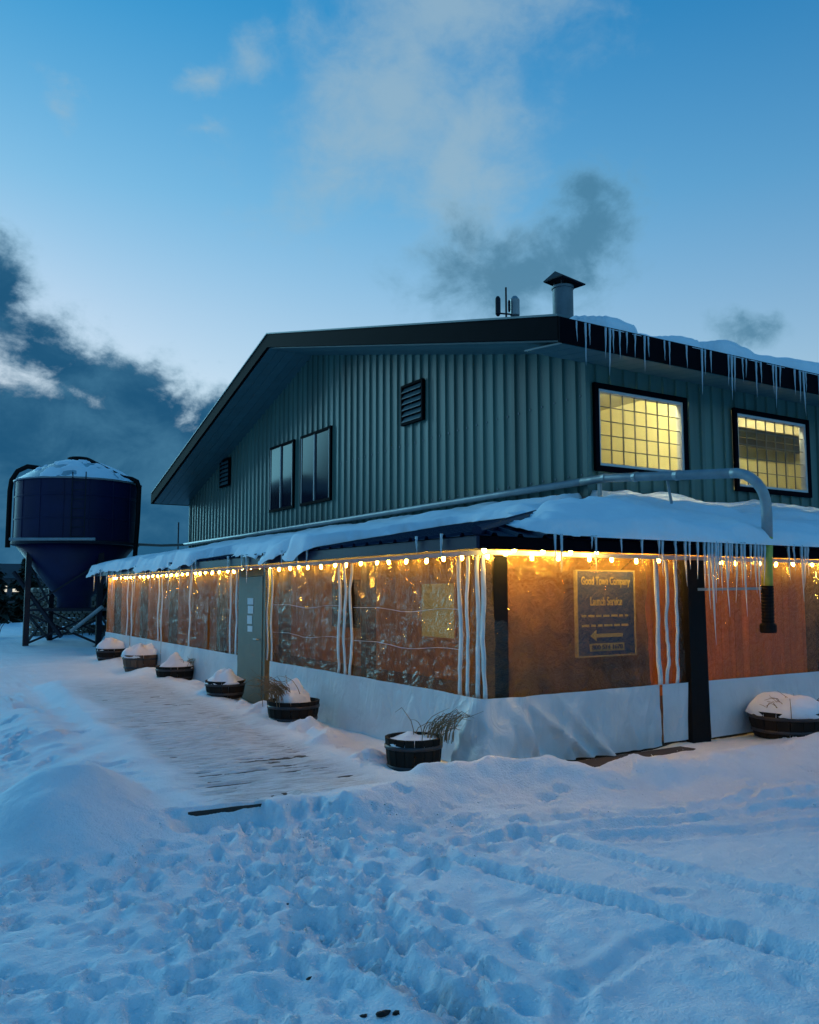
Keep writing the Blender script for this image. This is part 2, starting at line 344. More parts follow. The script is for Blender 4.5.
def plastic_mat():
    # clear vinyl: mostly see-through, a little milky, glossy on its creases
    m = bpy.data.materials.new('clear_vinyl'); m.use_nodes = True; nt = m.node_tree; N, L = nt.nodes, nt.links
    N.remove(N['Principled BSDF']); out = N['Material Output']
    tc = N.new('ShaderNodeTexCoord')
    mp = N.new('ShaderNodeMapping'); mp.inputs['Rotation'].default_value = (.3, .5, .4); L.new(tc.outputs['Object'], mp.inputs[0])
    def noise(s, d, dist, v=mp):
        n = N.new('ShaderNodeTexNoise'); n.inputs['Scale'].default_value = s; n.inputs['Detail'].default_value = d; n.inputs['Distortion'].default_value = dist
        L.new(v.outputs[0], n.inputs['Vector']); return n.outputs[0]
    h = noise(5, 4, 2.5)
    bp = N.new('ShaderNodeBump'); bp.inputs['Strength'].default_value = .9; bp.inputs['Distance'].default_value = .04; L.new(h, bp.inputs['Height'])
    tr = N.new('ShaderNodeBsdfTransparent'); tr.inputs[0].default_value = (.82, .66, .44, 1)
    gl = N.new('ShaderNodeBsdfGlossy'); gl.inputs['Roughness'].default_value = .09; gl.inputs[0].default_value = (.9, .9, .9, 1); L.new(bp.outputs[0], gl.inputs['Normal'])
    df = N.new('ShaderNodeBsdfDiffuse'); df.inputs[0].default_value = (.20, .145, .08, 1); L.new(bp.outputs[0], df.inputs['Normal'])
    tl = N.new('ShaderNodeBsdfTranslucent'); tl.inputs[0].default_value = (.62, .42, .18, 1); L.new(bp.outputs[0], tl.inputs['Normal'])
    mk = N.new('ShaderNodeMixShader'); mk.inputs[0].default_value = .6; L.new(df.outputs[0], mk.inputs[1]); L.new(tl.outputs[0], mk.inputs[2])
    # milkiness is uneven: creases, scuffs and frost
    def math2(op, a_, b_):
        n = N.new('ShaderNodeMath'); n.operation = op
        for q, v_ in zip(n.inputs, (a_, b_)):
            if isinstance(v_, (int, float)): q.default_value = v_
            else: L.new(v_, q)
        return n.outputs[0]
    mp2 = N.new('ShaderNodeMapping'); mp2.inputs['Rotation'].default_value = (.5, .5, 0); mp2.inputs['Scale'].default_value = (1.6, 1.6, .7); L.new(tc.outputs['Object'], mp2.inputs[0])
    cz = math2('ABSOLUTE', math2('SUBTRACT', noise(4.5, 5, 3.0, mp2), .5), 0.0)
    cr1 = N.new('ShaderNodeMapRange'); cr1.inputs[1].default_value = .0; cr1.inputs[2].default_value = .10; cr1.inputs[3].default_value = .07; cr1.inputs[4].default_value = .0; L.new(cz, cr1.inputs[0])
    fr0 = N.new('ShaderNodeMapRange'); fr0.inputs[1].default_value = .35; fr0.inputs[2].default_value = .70; fr0.inputs[3].default_value = .07; fr0.inputs[4].default_value = .24
    L.new(noise(2.2, 8, .6), fr0.inputs[0])
    class _F: pass
    fr = _F(); fr.outputs = [math2('ADD', cr1.outputs[0], fr0.outputs[0])]
    m1 = N.new('ShaderNodeMixShader'); L.new(fr.outputs[0], m1.inputs[0]); L.new(tr.outputs[0], m1.inputs[1]); L.new(mk.outputs[0], m1.inputs[2])
    lw = N.new('ShaderNodeLayerWeight'); lw.inputs[0].default_value = .5; L.new(bp.outputs[0], lw.inputs['Normal'])
    pw = N.new('ShaderNodeMath'); pw.operation = 'POWER'; L.new(lw.outputs['Facing'], pw.inputs[0]); pw.inputs[1].default_value = 4.0
    fz = N.new('ShaderNodeMath'); fz.operation = 'MULTIPLY_ADD'; L.new(pw.outputs[0], fz.inputs[0]); fz.inputs[1].default_value = .28; fz.inputs[2].default_value = .05
    m2 = N.new('ShaderNodeMixShader'); L.new(fz.outputs[0], m2.inputs[0]); L.new(m1.outputs[0], m2.inputs[1]); L.new(gl.outputs[0], m2.inputs[2])
    L.new(m2.outputs[0], out.inputs[0]); return m
M['vinyl'] = plastic_mat()
def glass_mat(name, tint=(1, 1, 1), rough=.02):
    m = bpy.data.materials.new(name); m.use_nodes = True; nt = m.node_tree; N, L = nt.nodes, nt.links
    N.remove(N['Principled BSDF']); out = N['Material Output']
    tr = N.new('ShaderNodeBsdfTransparent'); tr.inputs[0].default_value = (*tint, 1)
    gl = N.new('ShaderNodeBsdfGlossy'); gl.inputs['Roughness'].default_value = rough
    lw = N.new('ShaderNodeLayerWeight'); lw.inputs[0].default_value = .5
    pw = N.new('ShaderNodeMath'); pw.operation = 'POWER'; L.new(lw.outputs['Facing'], pw.inputs[0]); pw.inputs[1].default_value = 4.0
    fz = N.new('ShaderNodeMath'); fz.operation = 'MULTIPLY_ADD'; L.new(pw.outputs[0], fz.inputs[0]); fz.inputs[1].default_value = .6; fz.inputs[2].default_value = .04
    mx = N.new('ShaderNodeMixShader'); L.new(fz.outputs[0], mx.inputs[0]); L.new(tr.outputs[0], mx.inputs[1]); L.new(gl.outputs[0], mx.inputs[2])
    L.new(mx.outputs[0], out.inputs[0]); return m
M['glass'] = glass_mat('window_glass')
M['ice'], _nt, _b = new_mat('icicle_ice')
_b.inputs['Base Color'].default_value = (.80, .88, .93, 1); _b.inputs['Roughness'].default_value = .18; _b.inputs['Transmission Weight'].default_value = .35; _b.inputs['IOR'].default_value = 1.31
M['darkglass'] = mat('dark_glass', (.006, .008, .020), .12, 0, 0, spec=.10)
M['strap'] = mat('white_strap', (.66, .68, .68), .5, 0, .12, 10, .2, 20)

# ------------------------------------------------------------------ ground: one snow sheet to the horizon
def axis_coords(lo, hi, fine, far_lo, far_hi, g=1.07):
    a = list(np.arange(lo, hi+1e-6, fine)); s = fine; x = a[-1]
    while x < far_hi: s *= g; x += s; a.append(x)
    s = fine; x = a[0]; b = []
    while x > far_lo: s *= g; x -= s; b.append(x)
    return np.array(b[::-1]+a)
DECK_A = math.radians(-4.3); DECK_O = (-3.00, -0.42); DECK_W, DECK_L, DECK_Z = 1.80, 9.9, .12
def deck_uv(X, Y):
    c, s = math.cos(DECK_A), math.sin(DECK_A); dx, dy = X-DECK_O[0], Y-DECK_O[1]
    return dx*c+dy*s, -dx*s+dy*c
def gauss(X, Y, x, y, sx, sy, h, rot=0):
    c, s = math.cos(rot), math.sin(rot); dx, dy = X-x, Y-y
    u = (dx*c+dy*s)/sx; v = (-dx*s+dy*c)/sy
    return h*np.exp(-(u*u+v*v))
def seg_dist(X, Y, a, b):
    ax, ay = a; bx, by = b; dx, dy = bx-ax, by-ay; L2 = dx*dx+dy*dy
    t = np.clip(((X-ax)*dx+(Y-ay)*dy)/L2, 0, 1)
    return np.hypot(X-ax-t*dx, Y-ay-t*dy), t
def poly_dist(X, Y, pts):
    d = None
    for a, b in zip(pts[:-1], pts[1:]):
        e, _ = seg_dist(X, Y, a, b); d = e if d is None else np.minimum(d, e)
    return d
def ground_base(X, Y):
    z = .05*fbm(X*.5, Y*.5, 3, 11)
    # mounds and ploughed ridges
    z = z+gauss(X, Y, -3.85, -.05, .52, .70, .46, -.3)*(1+.25*fbm(X*2, Y*2, 2, 5))
    z = z+gauss(X, Y, -3.35, .9, .4, 1.2, .10)
    z = z+gauss(X, Y, -3.2, 4.5, .5, 3.5, .12)*(1+.8*fbm(X*1.5, Y*1.5, 3, 8))
    d = poly_dist(X, Y, [(-1.9, -.75), (-1.0, -.35), (-.35, -.62), (.45, -1.0), (1.6, -1.15), (3.2, -1.3), (7, -1.6)])
    z = z+(.13+.10*np.exp(-((X-.0)/.9)**2))*np.exp(-(d/.34)**2)*(1+1.0*fbm(X*2.2, Y*2.2, 3, 21))
    d = poly_dist(X, Y, [(-.95, .75), (-.85, 1.8), (-.72, 3.0), (-.62, 4.6), (-.6, 6.2)])
    z = z+.20*np.exp(-(d/.33)**2)*(1+1.3*fbm(X*2.5, Y*2.5, 3, 31))
    d = poly_dist(X, Y, [(-.5, 6.5), (-.42, 9), (-.3, 12), (-.2, 16)])
    z = z+.14*np.exp(-(d/.4)**2)*(1+1.3*fbm(X*1.8, Y*1.8, 3, 33))
    z = z+gauss(X, Y, 4.4, -.9, 1.8, .7, .10)
    z = z+.25*sstep(18, 30, Y)*(.4+fbm(X*.35, Y*.35, 3, 41))
    # the floor of the enclosure and the barn stay below the sheet of snow
    ins = sstep(.10, -.06, -X+0)*0
    return z
tracks = [([(-1.95, -1.55), (-1.68, -2.35), (-1.42, -3.2), (-1.15, -4.2), (-1.0, -5.2)], .085, .040), ([(-1.05, -1.75), (-.80, -2.6), (-.55, -3.5), (-.3, -4.8)], .085, .034),
          ([(-2.98, -2.5), (-2.95, -3.0), (-2.85, -3.9), (-2.7, -5)], .11, .045), ([(-2.75, -4.2), (-2.3, -3.72), (-1.7, -3.55), (-1.2, -3.75)], .07, .018),
          ([(-1.5, -1.75), (-.2, -2.05), (1.5, -2.4), (4, -2.9)], .09, .034), ([(-1.2, -1.35), (.3, -1.95), (2, -2.1), (5, -2.5)], .09, .030), ([(-.6, -2.2), (.4, -2.55), (1.6, -2.9), (4, -3.6)], .085, .026)]
prints = []
def add_trail(a, b, n, jit, r=(.05, .085)):
    ang = math.atan2(b[1]-a[1], b[0]-a[0])
    for i in range(n):
        t = (i+random.random()*.5)/n
        prints.append((a[0]+(b[0]-a[0])*t+random.gauss(0, jit), a[1]+(b[1]-a[1])*t+random.gauss(0, jit), ang+random.gauss(0, .25), random.uniform(*r), random.uniform(.014, .034)))
add_trail((-2.5, -.4), (-2.9, -4.2), 68, .16); add_trail((-2.2, -.5), (-2.75, -3.6), 60, .2); add_trail((-2.6, -.5), (-3.6, -3.0), 52, .2)
add_trail((-3.6, .8), (-3.9, -3.5), 18, .25); add_trail((-1.5, -.8), (.8, -2.0), 18, .2); add_trail((-2.4, -1.2), (-.6, -1.6), 20, .15)
add_trail((-3.9, 1.5), (-3.2, 9), 26, .35); add_trail((-1.2, .4), (-1.0, 5), 18, .15); add_trail((.5, -1.9), (4.5, -1.0), 16, .25); add_trail((-3.4, 8), (-1.5, 18), 40, .6)
for i in range(520):
    px_, py_ = random.uniform(-4.6, -1.3), random.uniform(-3.6, -.3)
    if px_ > -2.5 and py_ < -2.0-.5*(px_+2.5): continue
    prints.append((px_, py_, random.uniform(0, PI), random.uniform(.03, .07), random.uniform(.008, .024)))
for i in range(26): prints.append((random.uniform(-2, 3), random.uniform(-4.4, -1.4), random.uniform(0, PI), random.uniform(.04, .07), random.uniform(.012, .026)))
for i in range(120): prints.append((random.uniform(-6, -2.9), random.uniform(.3, 14), random.uniform(0, PI), random.uniform(.08, .14), random.uniform(.02, .06)))
def ground_z(X, Y, stamps=True):
    z = ground_base(X, Y)
    rough = (.28+.58*sstep(-.6, -2.2, X))*(1-.85*np.exp(-(((X+3.9)/.62)**2+((Y+.05)/.8)**2)**2))                      # left part is trodden, right part smoother
    near = sstep(16, 5, np.hypot(X+4.9, Y+6.6))
    z = z+rough*(.034*fbm(X*2.0, Y*2.0, 3, 51, .5)+.014*near*(.5-2*np.abs(fbm(X*4, Y*4, 3, 63, .5)))+.016*near*fbm(X*8, Y*8, 3, 61))+near*(.008*fbm(X*14, Y*14, 2, 71)+.004*vnoise(X*31, Y*31, 73))
    z = z+.035*rough*np.maximum(0, fbm(X*4, Y*4, 3, 77))**1.0
    for pts, w, dep in tracks:
        wob = .05*fbm(X*1.5, Y*1.5, 2, 81)
        d = poly_dist(X+wob, Y-wob, pts); k = (1+.9*fbm(X*6, Y*6, 2, 91))*(1+.35*np.sin((X*.4-Y)*2*PI/.07))
        z = z-dep*k*np.exp(-(d/w)**4)+.5*dep*np.exp(-((d-w*1.55)/(w*.45))**2)
    # the thin trodden snow over the deck
    u, v = deck_uv(X, Y)
    nu_ = .16*fbm(v*1.3, u*2, 3, 151)
    foot = sstep(-.45, .0, u)*sstep(DECK_W+.45, DECK_W, u)*sstep(-.40, -.02, v)*sstep(DECK_L+1.2, DECK_L, v)
    z = z*(1-foot)+np.maximum(z, DECK_Z+.035+.03*fbm(u*3, v*3, 3, 157))*foot
    ind = sstep(.02, .34, u+nu_)*sstep(DECK_W-.02, DECK_W-.38, u+nu_)*np.where((u > .02) & (u < .88), sstep(.0, .03, v), sstep(.02, .3, v+.1*fbm(u*2.5, v*2, 2, 155)))*sstep(DECK_L, DECK_L-.9, v)
    lip = (u > .0) & (u < .88)
    ph = np.abs(((v/.14)+.5) % 1-.5)*.14
    gap = np.exp(-(ph/.022)**2)*sstep(-.22, .22, fbm(u*1.6, v*2.3, 3, 141))
    thin = DECK_Z+.011+.016*fbm(u*2.6, v*9, 4, 101, .6)-.013*gap+.006*fbm(u*14, v*14, 2, 103)+.06*np.maximum(0, fbm(u*1.1, v*.8, 3, 121)-.12)
    front = sstep(-.42, -.03, v)*sstep(-.25, .1, u)*sstep(.95, .75, u)*(1-sstep(-.03, .02, v))
    z = z-front*(.16+.05*fbm(u*5, v*5, 2, 131))*sstep(-.42, .05, fbm(u*4.5+3, v*2, 2, 133)+.25-.45*u)
    z = z*(1-ind)+thin*ind
    return z
def make_ground():
    xs = axis_coords(-5.3, 4.6, .028, -420, 420, 1.075); ys = axis_coords(-4.9, 4.2, .028, -420, 700, 1.05)
    X, Y = np.meshgrid(xs, ys, indexing='ij'); Z = ground_z(X, Y)
    for x, y, a, r, dep in prints:
        i0, i1 = np.searchsorted(xs, [x-.45, x+.45]); j0, j1 = np.searchsorted(ys, [y-.45, y+.45])
        if i1-i0 < 2 or j1-j0 < 2: continue
        if math.hypot((x+3.9)/.75, (y+.05)/.95) < 1: continue
        sx, sy = X[i0:i1, j0:j1], Y[i0:i1, j0:j1]; c, s = math.cos(a), math.sin(a)
        u = ((sx-x)*c+(sy-y)*s)/(r*1.5); v = (-(sx-x)*s+(sy-y)*c)/(r*.75)
        q = np.sqrt(u*u+v*v)*(1+.5*vnoise(sx*9, sy*9, 3))
        du, dv = deck_uv(sx, sy); on = ((du > -.05) & (du < DECK_W) & (dv > -.1) & (dv < DECK_L))
        Z[i0:i1, j0:j1] += np.where(on, .12, 1.0)*(-dep*1.15*np.exp(-q**6)*(1+.5*vnoise(sx*22, sy*22, 4))+.45*dep*np.exp(-((q-1.3)/.28)**2))
    bare = sstep(.25, .6, X)*sstep(2.7, 2.2, X)*sstep(-.42, -.25, Y+.06*fbm(X*3, Y*3, 2, 171))*sstep(.1, .0, Y)
    Z = Z*(1-bare)+np.minimum(Z, -.05)*bare
    # drop below the floors of the enclosure and of the barn
    ins = sstep(.06, .22, X)*sstep(.06, .22, Y)*sstep(16.6, 16.2, Y)+sstep(4.3, 4.5, X)*sstep(3.1, 3.3, Y)*sstep(23.4, 23.0, Y)
    Z = np.where(ins > .01, Z*(1-np.clip(ins, 0, 1))-.12*np.clip(ins, 0, 1), Z)
    far = np.hypot(X, Y); Z = Z*sstep(300, 60, far)
    na, nb = X.shape; V = np.stack([X, Y, Z], -1).reshape(-1, 3)
    idx = np.arange(na*nb).reshape(na, nb)
    F = np.stack([idx[:-1, :-1], idx[1:, :-1], idx[1:, 1:], idx[:-1, 1:]], -1).reshape(-1, 4)
    me = bpy.data.meshes.new('ground'); me.vertices.add(len(V)); me.vertices.foreach_set('co', V.ravel())
    me.loops.add(F.size); me.loops.foreach_set('vertex_index', F.ravel().astype(np.int32))
    me.polygons.add(len(F)); me.polygons.foreach_set('loop_start', np.arange(0, F.size, 4, dtype=np.int32)); me.polygons.foreach_set('loop_total', np.full(len(F), 4, dtype=np.int32))
    me.polygons.foreach_set('use_smooth', np.ones(len(F), bool)); me.update(calc_edges=True)
    u, v = deck_uv(X, Y)
    trod = sstep(.0, .4, u+.2*fbm(v*1.3, u*2, 3, 151))*sstep(DECK_W, DECK_W-.4, u)*sstep(-.02, .06, v)*sstep(DECK_L+.5, DECK_L-1.5, v)
    d = poly_dist(X, Y, tracks[2][0]); trod = np.maximum(trod, .8*sstep(.22, .05, d)*sstep(-2.6, -3.2, Y)*sstep(-.1, .3, fbm(X*6, Y*6, 3, 161)))
    at = me.attributes.new('trodden', 'FLOAT', 'POINT'); at.data.foreach_set('value', trod.ravel().astype(np.float32))
    me.materials.append(M['snow'])
    o = link('ground', me); tag(o, 'trampled blue-white snow covering the yard', kind='structure'); return o
make_ground()
def gz(x, y): return float(ground_z(np.array([[float(x)]]), np.array([[float(y)]]))[0, 0])

# deck under the trodden snow
deck = thing('boardwalk', (DECK_O[0], DECK_O[1], 0), 'low wooden boardwalk under thin trodden snow beside the enclosure', 'boardwalk')
def make_deck():
    c, s = math.cos(DECK_A), math.sin(DECK_A)
    def W(u, v, z): return (DECK_O[0]+u*c-v*s, DECK_O[1]+u*s+v*c, z)
    def plank(u0, u1, v0, v1, z0, z1, name, mt):
        q = [(u0, v0), (u1, v0), (u1, v1), (u0, v1)]
        MB().add([W(u, v, z0) for u, v in q]+[W(u, v, z1) for u, v in q], [(0,3,2,1),(4,5,6,7),(0,1,5,4),(1,2,6,5),(2,3,7,6),(3,0,4,7)]).build(name, mt, deck)
    v = 0.0; w = .14
    while v < DECK_L-.05:
        plank(random.uniform(-.015, .015), DECK_W+random.uniform(-.015, .015), v, v+w-.008, DECK_Z-.035, DECK_Z+random.uniform(-.003, .003), 'plank', M['deck']); v += w
    plank(.02, DECK_W-.02, .012, .055, -.12, DECK_Z-.037, 'end_beam', M['deck'])
    for u in (.1, DECK_W-.15): plank(u, u+.06, .058, DECK_L-.1, -.12, DECK_Z-.037, 'joist', M['deck'])
make_deck()

# ------------------------------------------------------------------ the barn (upper building)
X1, Y1, Y2 = 4.23, 3.0, 23.0
RX = 3.0                                       # rake plane
EN, EF, PK = (2.2, 5.52), (23.45, 5.10), (12.95, 8.10)   # roof top line in (Y,Z): near eave, far eave, ridge
XB = 26.0
barn = thing('barn', (10, 13, 0), 'large gabled barn with green ribbed metal siding behind the lit enclosure', 'barn')
def roof_z(y):
    if y <= PK[0]: t = (y-EN[0])/(PK[0]-EN[0]); return EN[1]+t*(PK[1]-EN[1])
    t = (y-PK[0])/(EF[0]-PK[0]); return PK[1]+t*(EF[1]-PK[1])
def rib_profile(w, n, depth=.036):
    # (offset along the wall, outwards) for a sheet of width w with n trapezoid ribs
    p = []; s = w/n
    for i in range(n):
        a = i*s
        p += [(a, 0), (a+s*.60, 0), (a+s*.64, depth), (a+s*.92, depth), (a+s*.96, 0)]
    p.append((w, 0)); return p
def siding_gable():
    w = .914; y = Y1
    while y < Y2-.01:
        ww = min(w, Y2-y); prof = rib_profile(ww, max(1, round(ww/.3047)))
        mb = MB(); vs_ = []; cuts = []
        for off, d in prof:
            yy = y+off; top = roof_z(yy)-.30
            vs_ += [(X1-d, yy, 2.95), (X1-d, yy, top)]
        n = len(prof)
        mb.add(vs_, [(2*i, 2*i+1, 2*i+3, 2*i+2) for i in range(n-1)])
        mb.build('siding_sheet', M['siding'], barn); y += w
siding_gable()
win_r = [(4.47, 6.33, 3.69, 4.82), (7.81, 9.74, 3.58, 4.80)]
def siding_side():
    w = .914; x = X1
    while x < 14:
        prof = rib_profile(w, 3); mb = MB()
        def zr(xx):
            for a, b, z0, z1 in win_r:
                if a-.10 < xx < b+.10: return [(2.95, z0-.10), (z1+.10, 5.32)]
            return [(2.95, 5.32)]
        xs = sorted(set([o for o, _ in prof]+[v-x for a, b, _, _ in win_r for v in (a-.10, b+.10) if 0 < v-x < w]))
        def dep(o): return float(np.interp(o, [p[0] for p in prof], [p[1] for p in prof]))
        runs = []                                    # pieces above and below a window are cut sheets of their own
        for a, b in zip(xs[:-1], xs[1:]):
            zz = zr(x+(a+b)/2)
            if not runs or runs[-1][0] != zz: runs.append((zz, []))
            runs[-1][1].append((a, b))
        for zz, ab in runs:
            for z0, z1 in zz:
                mb = MB(); e = [ab[0][0]]+[q[1] for q in ab]
                mb.add([(x+a, Y1-dep(a), z_) for a in e for z_ in (z0, z1)], [(2*i, 2*i+2, 2*i+3, 2*i+1) for i in range(len(e)-1)])
                mb.build('siding_sheet', M['siding'], barn)
        x += w
siding_side()
MB().box(X1-.06, X1+.03, Y1-.06, Y1+.03, 2.95, 5.35).build('corner_trim', M['siding'], barn)
MB().box(X1-.055, X1+.03, Y2-.02, Y2+.04, 2.95, 4.95).build('corner_trim', M['siding'], barn)
# hidden shell so that no light leaks through, and the far side
MB().prism([(Y2, 0), (Y2, 5.0), (PK[0], 7.75), (Y1+3.2, 6.1), (Y1+3.2, 0)], 0, X1+.06, XB).build('inner_shell', M['siding'], barn)
MB().box(14.0, XB, Y1, Y1+3.1, 0, 5.3).build('inner_shell', M['siding'], barn)
# roof: two slabs of metal with dark edges
TH = .16
def slab(a, b, name):
    m = MB().prism([(a[0], a[1]), (b[0], b[1]), (b[0], b[1]-TH), (a[0], a[1]-TH)], 0, RX+.02, XB+.6); return m.build(name, M['trim'], barn)
roof_n = slab(EN, PK, 'roof'); roof_f = slab(PK, EF, 'roof')
# rake board (dark) on the gable edge, near and far
def rake(a, b):
    MB().prism([(a[0], a[1]+.03), (b[0], b[1]+.03), (b[0], b[1]-.30), (a[0], a[1]-.30)], 0, RX-.05, RX+.015).build('rake_board', M['trim'], barn)
    MB().prism([(a[0], a[1]+.065), (b[0], b[1]+.065), (b[0], b[1]+.035), (a[0], a[1]+.035)], 0, RX-.07, RX+.16).build('rake_flashing', M['soffit'], barn)
rake((EN[0]-.02, EN[1]), PK); rake(PK, (EF[0]+.02, EF[1]))
# soffits: each metal soffit strip runs along the slope between rake board and wall
def soffit(a, b, n=5):
    x = RX+.03; w = (X1+.02-x)/n
    for i in range(n):
        MB().prism([(a[0], a[1]-TH-.13), (b[0], b[1]-TH-.13), (b[0], b[1]-TH-.155), (a[0], a[1]-TH-.155)], 0, x+i*w+.004, x+(i+1)*w-.004).build('soffit_strip', M['soffit'], barn)
soffit((EN[0]+.06, EN[1]+.01), PK); soffit(PK, (EF[0]-.04, EF[1]+.01))
# near eave: fascia, gutter and soffit
MB().box(RX-.05, XB, EN[0]-.05, EN[0]-.005, EN[1]-.34, EN[1]+.02).build('fascia', M['trim'], barn)
MB().box(RX-.05, XB, EF[0]+.03, EF[0]+.07, EF[1]-.32, EF[1]+.01).build('fascia', M['trim'], barn)
x = RX+.03
while x < 15:
    MB().prism([(EN[0]+.002, EN[1]-.345), (Y1+.02, EN[1]-.26), (Y1+.02, EN[1]-.235), (EN[0]+.002, EN[1]-.32)], 0, x, x+.29).build('soffit_strip', M['soffit'], barn); x += .30
MB().box(X1-.07, X1-.047, Y1, Y2, 2.96, 3.06).build('base_flashing', M['soffit'], barn)

sm = MB()
for zz, yoff in ((3.50, .0), (4.75, .0)):
    y = Y1+.12
    while y < Y2-.2:
        if not (11.6 < y < 15.7 and zz > 3.8): sm.box(X1-.014, X1-.0005, y-.012, y+.012, zz-.012+random.uniform(-.01, .01), zz+.014)
        y += .3047
sm.build('screws', M['frame_d'], barn)['kind'] = 'stuff'
# gable windows (dark)
for ya, yb in ((13.98, 15.55), (11.78, 13.47)):
    z0, z1 = 3.95, 5.68
    w = MB(); w.box(X1-.095, X1-.032, ya-.05, ya+.02, z0-.05, z1+.05).box(X1-.085, X1-.032, yb-.02, yb+.05, z0-.05, z1+.05)
    w.box(X1-.085, X1-.032, ya+.021, yb-.021, z1-.02, z1+.05).box(X1-.085, X1-.032, ya+.021, yb-.021, z0-.05, z0+.02)
    f = w.build('window', M['trim'], barn)
    ym = ya+(yb-ya)*.52
    MB().box(X1-.06, X1-.040, ya+.022, ym-.026, z0+.022, z1-.022).build('pane', M['darkglass'], f)
    MB().box(X1-.075, X1-.040, ym+.026, yb-.022, z0+.022, z1-.022).build('pane', M['darkglass'], f)
    fr = MB().box(X1-.095, X1-.037, ym-.025, ym+.025, z0+.022, z1-.022)
    fr.box(X1-.09, X1-.062, ya+.023, ya+.06, z0+.022, z1-.022).box(X1-.09, X1-.078, yb-.06, yb-.023, z0+.022, z1-.022)
    fr.build('sash', M['frame_d'], f)
# louvred vents
for ya, yb, z0, z1 in ((7.63, 8.37, 5.20, 5.95), (18.95, 19.70, 5.08, 5.87)):
    w = MB(); w.box(X1-.10, X1-.031, ya-.05, ya, z0-.05, z1+.05).box(X1-.10, X1-.031, yb, yb+.05, z0-.05, z1+.05)
    w.box(X1-.10, X1-.031, ya+.001, yb-.001, z1, z1+.05).box(X1-.10, X1-.031, ya+.001, yb-.001, z0-.05, z0).box(X1-.036, X1-.031, ya, yb, z0, z1)
    v = w.build('louvre_vent', M['trim'], barn)
    n = 6
    for i in range(n):
        zz = z0+(z1-z0)*(i+.5)/n
        MB().add([(X1-.042, ya+.002, zz+.055), (X1-.042, yb-.002, zz+.055), (X1-.11, yb-.002, zz-.045), (X1-.11, ya+.002, zz-.045),
                  (X1-.042, ya+.002, zz+.043), (X1-.042, yb-.002, zz+.043), (X1-.11, yb-.002, zz-.057), (X1-.11, ya+.002, zz-.057)],
                 [(0,1,2,3),(7,6,5,4),(0,4,5,1),(1,5,6,2),(2,6,7,3),(3,7,4,0)]).build('slat', M['soffit'], v)
# lit windows of the upper floor, with the rooms behind them
def lit_window(a, b, z0, z1):
    w = MB(); y0, y1 = Y1-.085, Y1-.0305
    w.box(a-.13, a-.045, y0, y1, z0-.13, z1+.13).box(b+.045, b+.13, y0, y1, z0-.13, z1+.13).box(a-.044, b+.044, y0, y1, z1+.045, z1+.13).box(a-.044, b+.044, y0, y1, z0-.13, z0-.045)
    f = w.build('window', M['trim'], barn)
    w = MB(); y0, y1 = Y1-.06, Y1+.05
    w.box(a-.044, a, y0, y1, z0-.044, z1+.044).box(b, b+.044, y0, y1, z0-.044, z1+.044).box(a+.001, b-.001, y0, y1, z1, z1+.044).box(a+.001, b-.001, y0, y1, z0-.044, z0)
    w.build('frame', M['frame'], f)
    MB().box(a+.001, b-.001, Y1-.004, Y1+.004, z0+.001, z1-.001).build('glazing', M['glass'], f)
    for i in range(1, 7):
        t = a+(b-a)*i/7; MB().box(t-.0065, t+.0065, Y1-.028, Y1-.008, z0+.001, z1-.001).build('muntin', M['muntin'], f)
    for i in range(1, 5):
        t = z0+(z1-z0)*i/5; MB().box(a+.002, b-.002, Y1-.026, Y1-.010, t-.0055, t+.0055).build('muntin', M['muntin'], f)
for q in win_r: lit_window(*q)
RZ0, RZ1, RYB = 3.0, 5.25, 6.1
for xa, xb in ((X1+.08, 6.95), (7.05, 13.9)):
    MB().box(xa, xb, RYB, RYB+.08, RZ0, RZ1).build('room_back_wall', M['room'], barn)
    MB().box(xa-.04, xa, Y1+.06, RYB, RZ0, RZ1).build('room_side_wall', M['room'], barn)
    MB().box(xb, xb+.04, Y1+.06, RYB, RZ0, RZ1).build('room_side_wall', M['room'], barn)
    MB().box(xa-.04, xb+.04, Y1+.06, RYB+.08, RZ1, RZ1+.06).build('room_ceiling', M['room'], barn)
    MB().box(xa-.04, xb+.04, Y1+.06, RYB+.08, RZ0-.06, RZ0).build('room_floor', M['room_dark'], barn)
MB().box(4.75, 5.9, 5.2, 5.95, 3.0, 4.02).build('room_counter', M['room_dark'], barn)
MB().tube([(7.4, 5.8, 4.9), (8.5, 5.2, 4.55), (9.7, 5.6, 4.5)], .06, 8).build('room_duct', M['room_dark'], barn)
MB().box(8.95, 9.15, 5.6, 5.8, 3.0, 5.2).build('room_post', M['room_dark'], barn)
for yy in (4.3, 5.0, 5.7): MB().box(7.1, 13.8, yy, yy+.09, 5.02, 5.245).build('room_beam', M['room_dark'], barn)
MB().box(7.3, 8.6, 5.5, 6.05, 3.01, 4.25).build('room_cabinet', M['room_dark'], barn)
MB().box(4.4, 4.42, 4.2, 5.4, 3.4, 4.9).build('room_board', M['room_dark'], barn)
MB().box(5.35, 6.2, 6.06, 6.095, 3.01, 4.75).build('room_door', M['frame'], barn)
for xa, xb, yy, zz in ((4.45, 5.5, 3.22, 5.15), (9.3, 11.6, 3.22, 5.15), (5.9, 6.7, 3.22, 5.16)):
    fx = MB().box(xa, xb, yy-.1, yy+.1, zz+.03, zz+.09).build('ceiling_lamp', M['frame'], barn)
    MB().tube([(xa+.03, yy, zz), (xb-.03, yy, zz)], .022, 8).build('lamp_tube', M['tube_light'], fx)

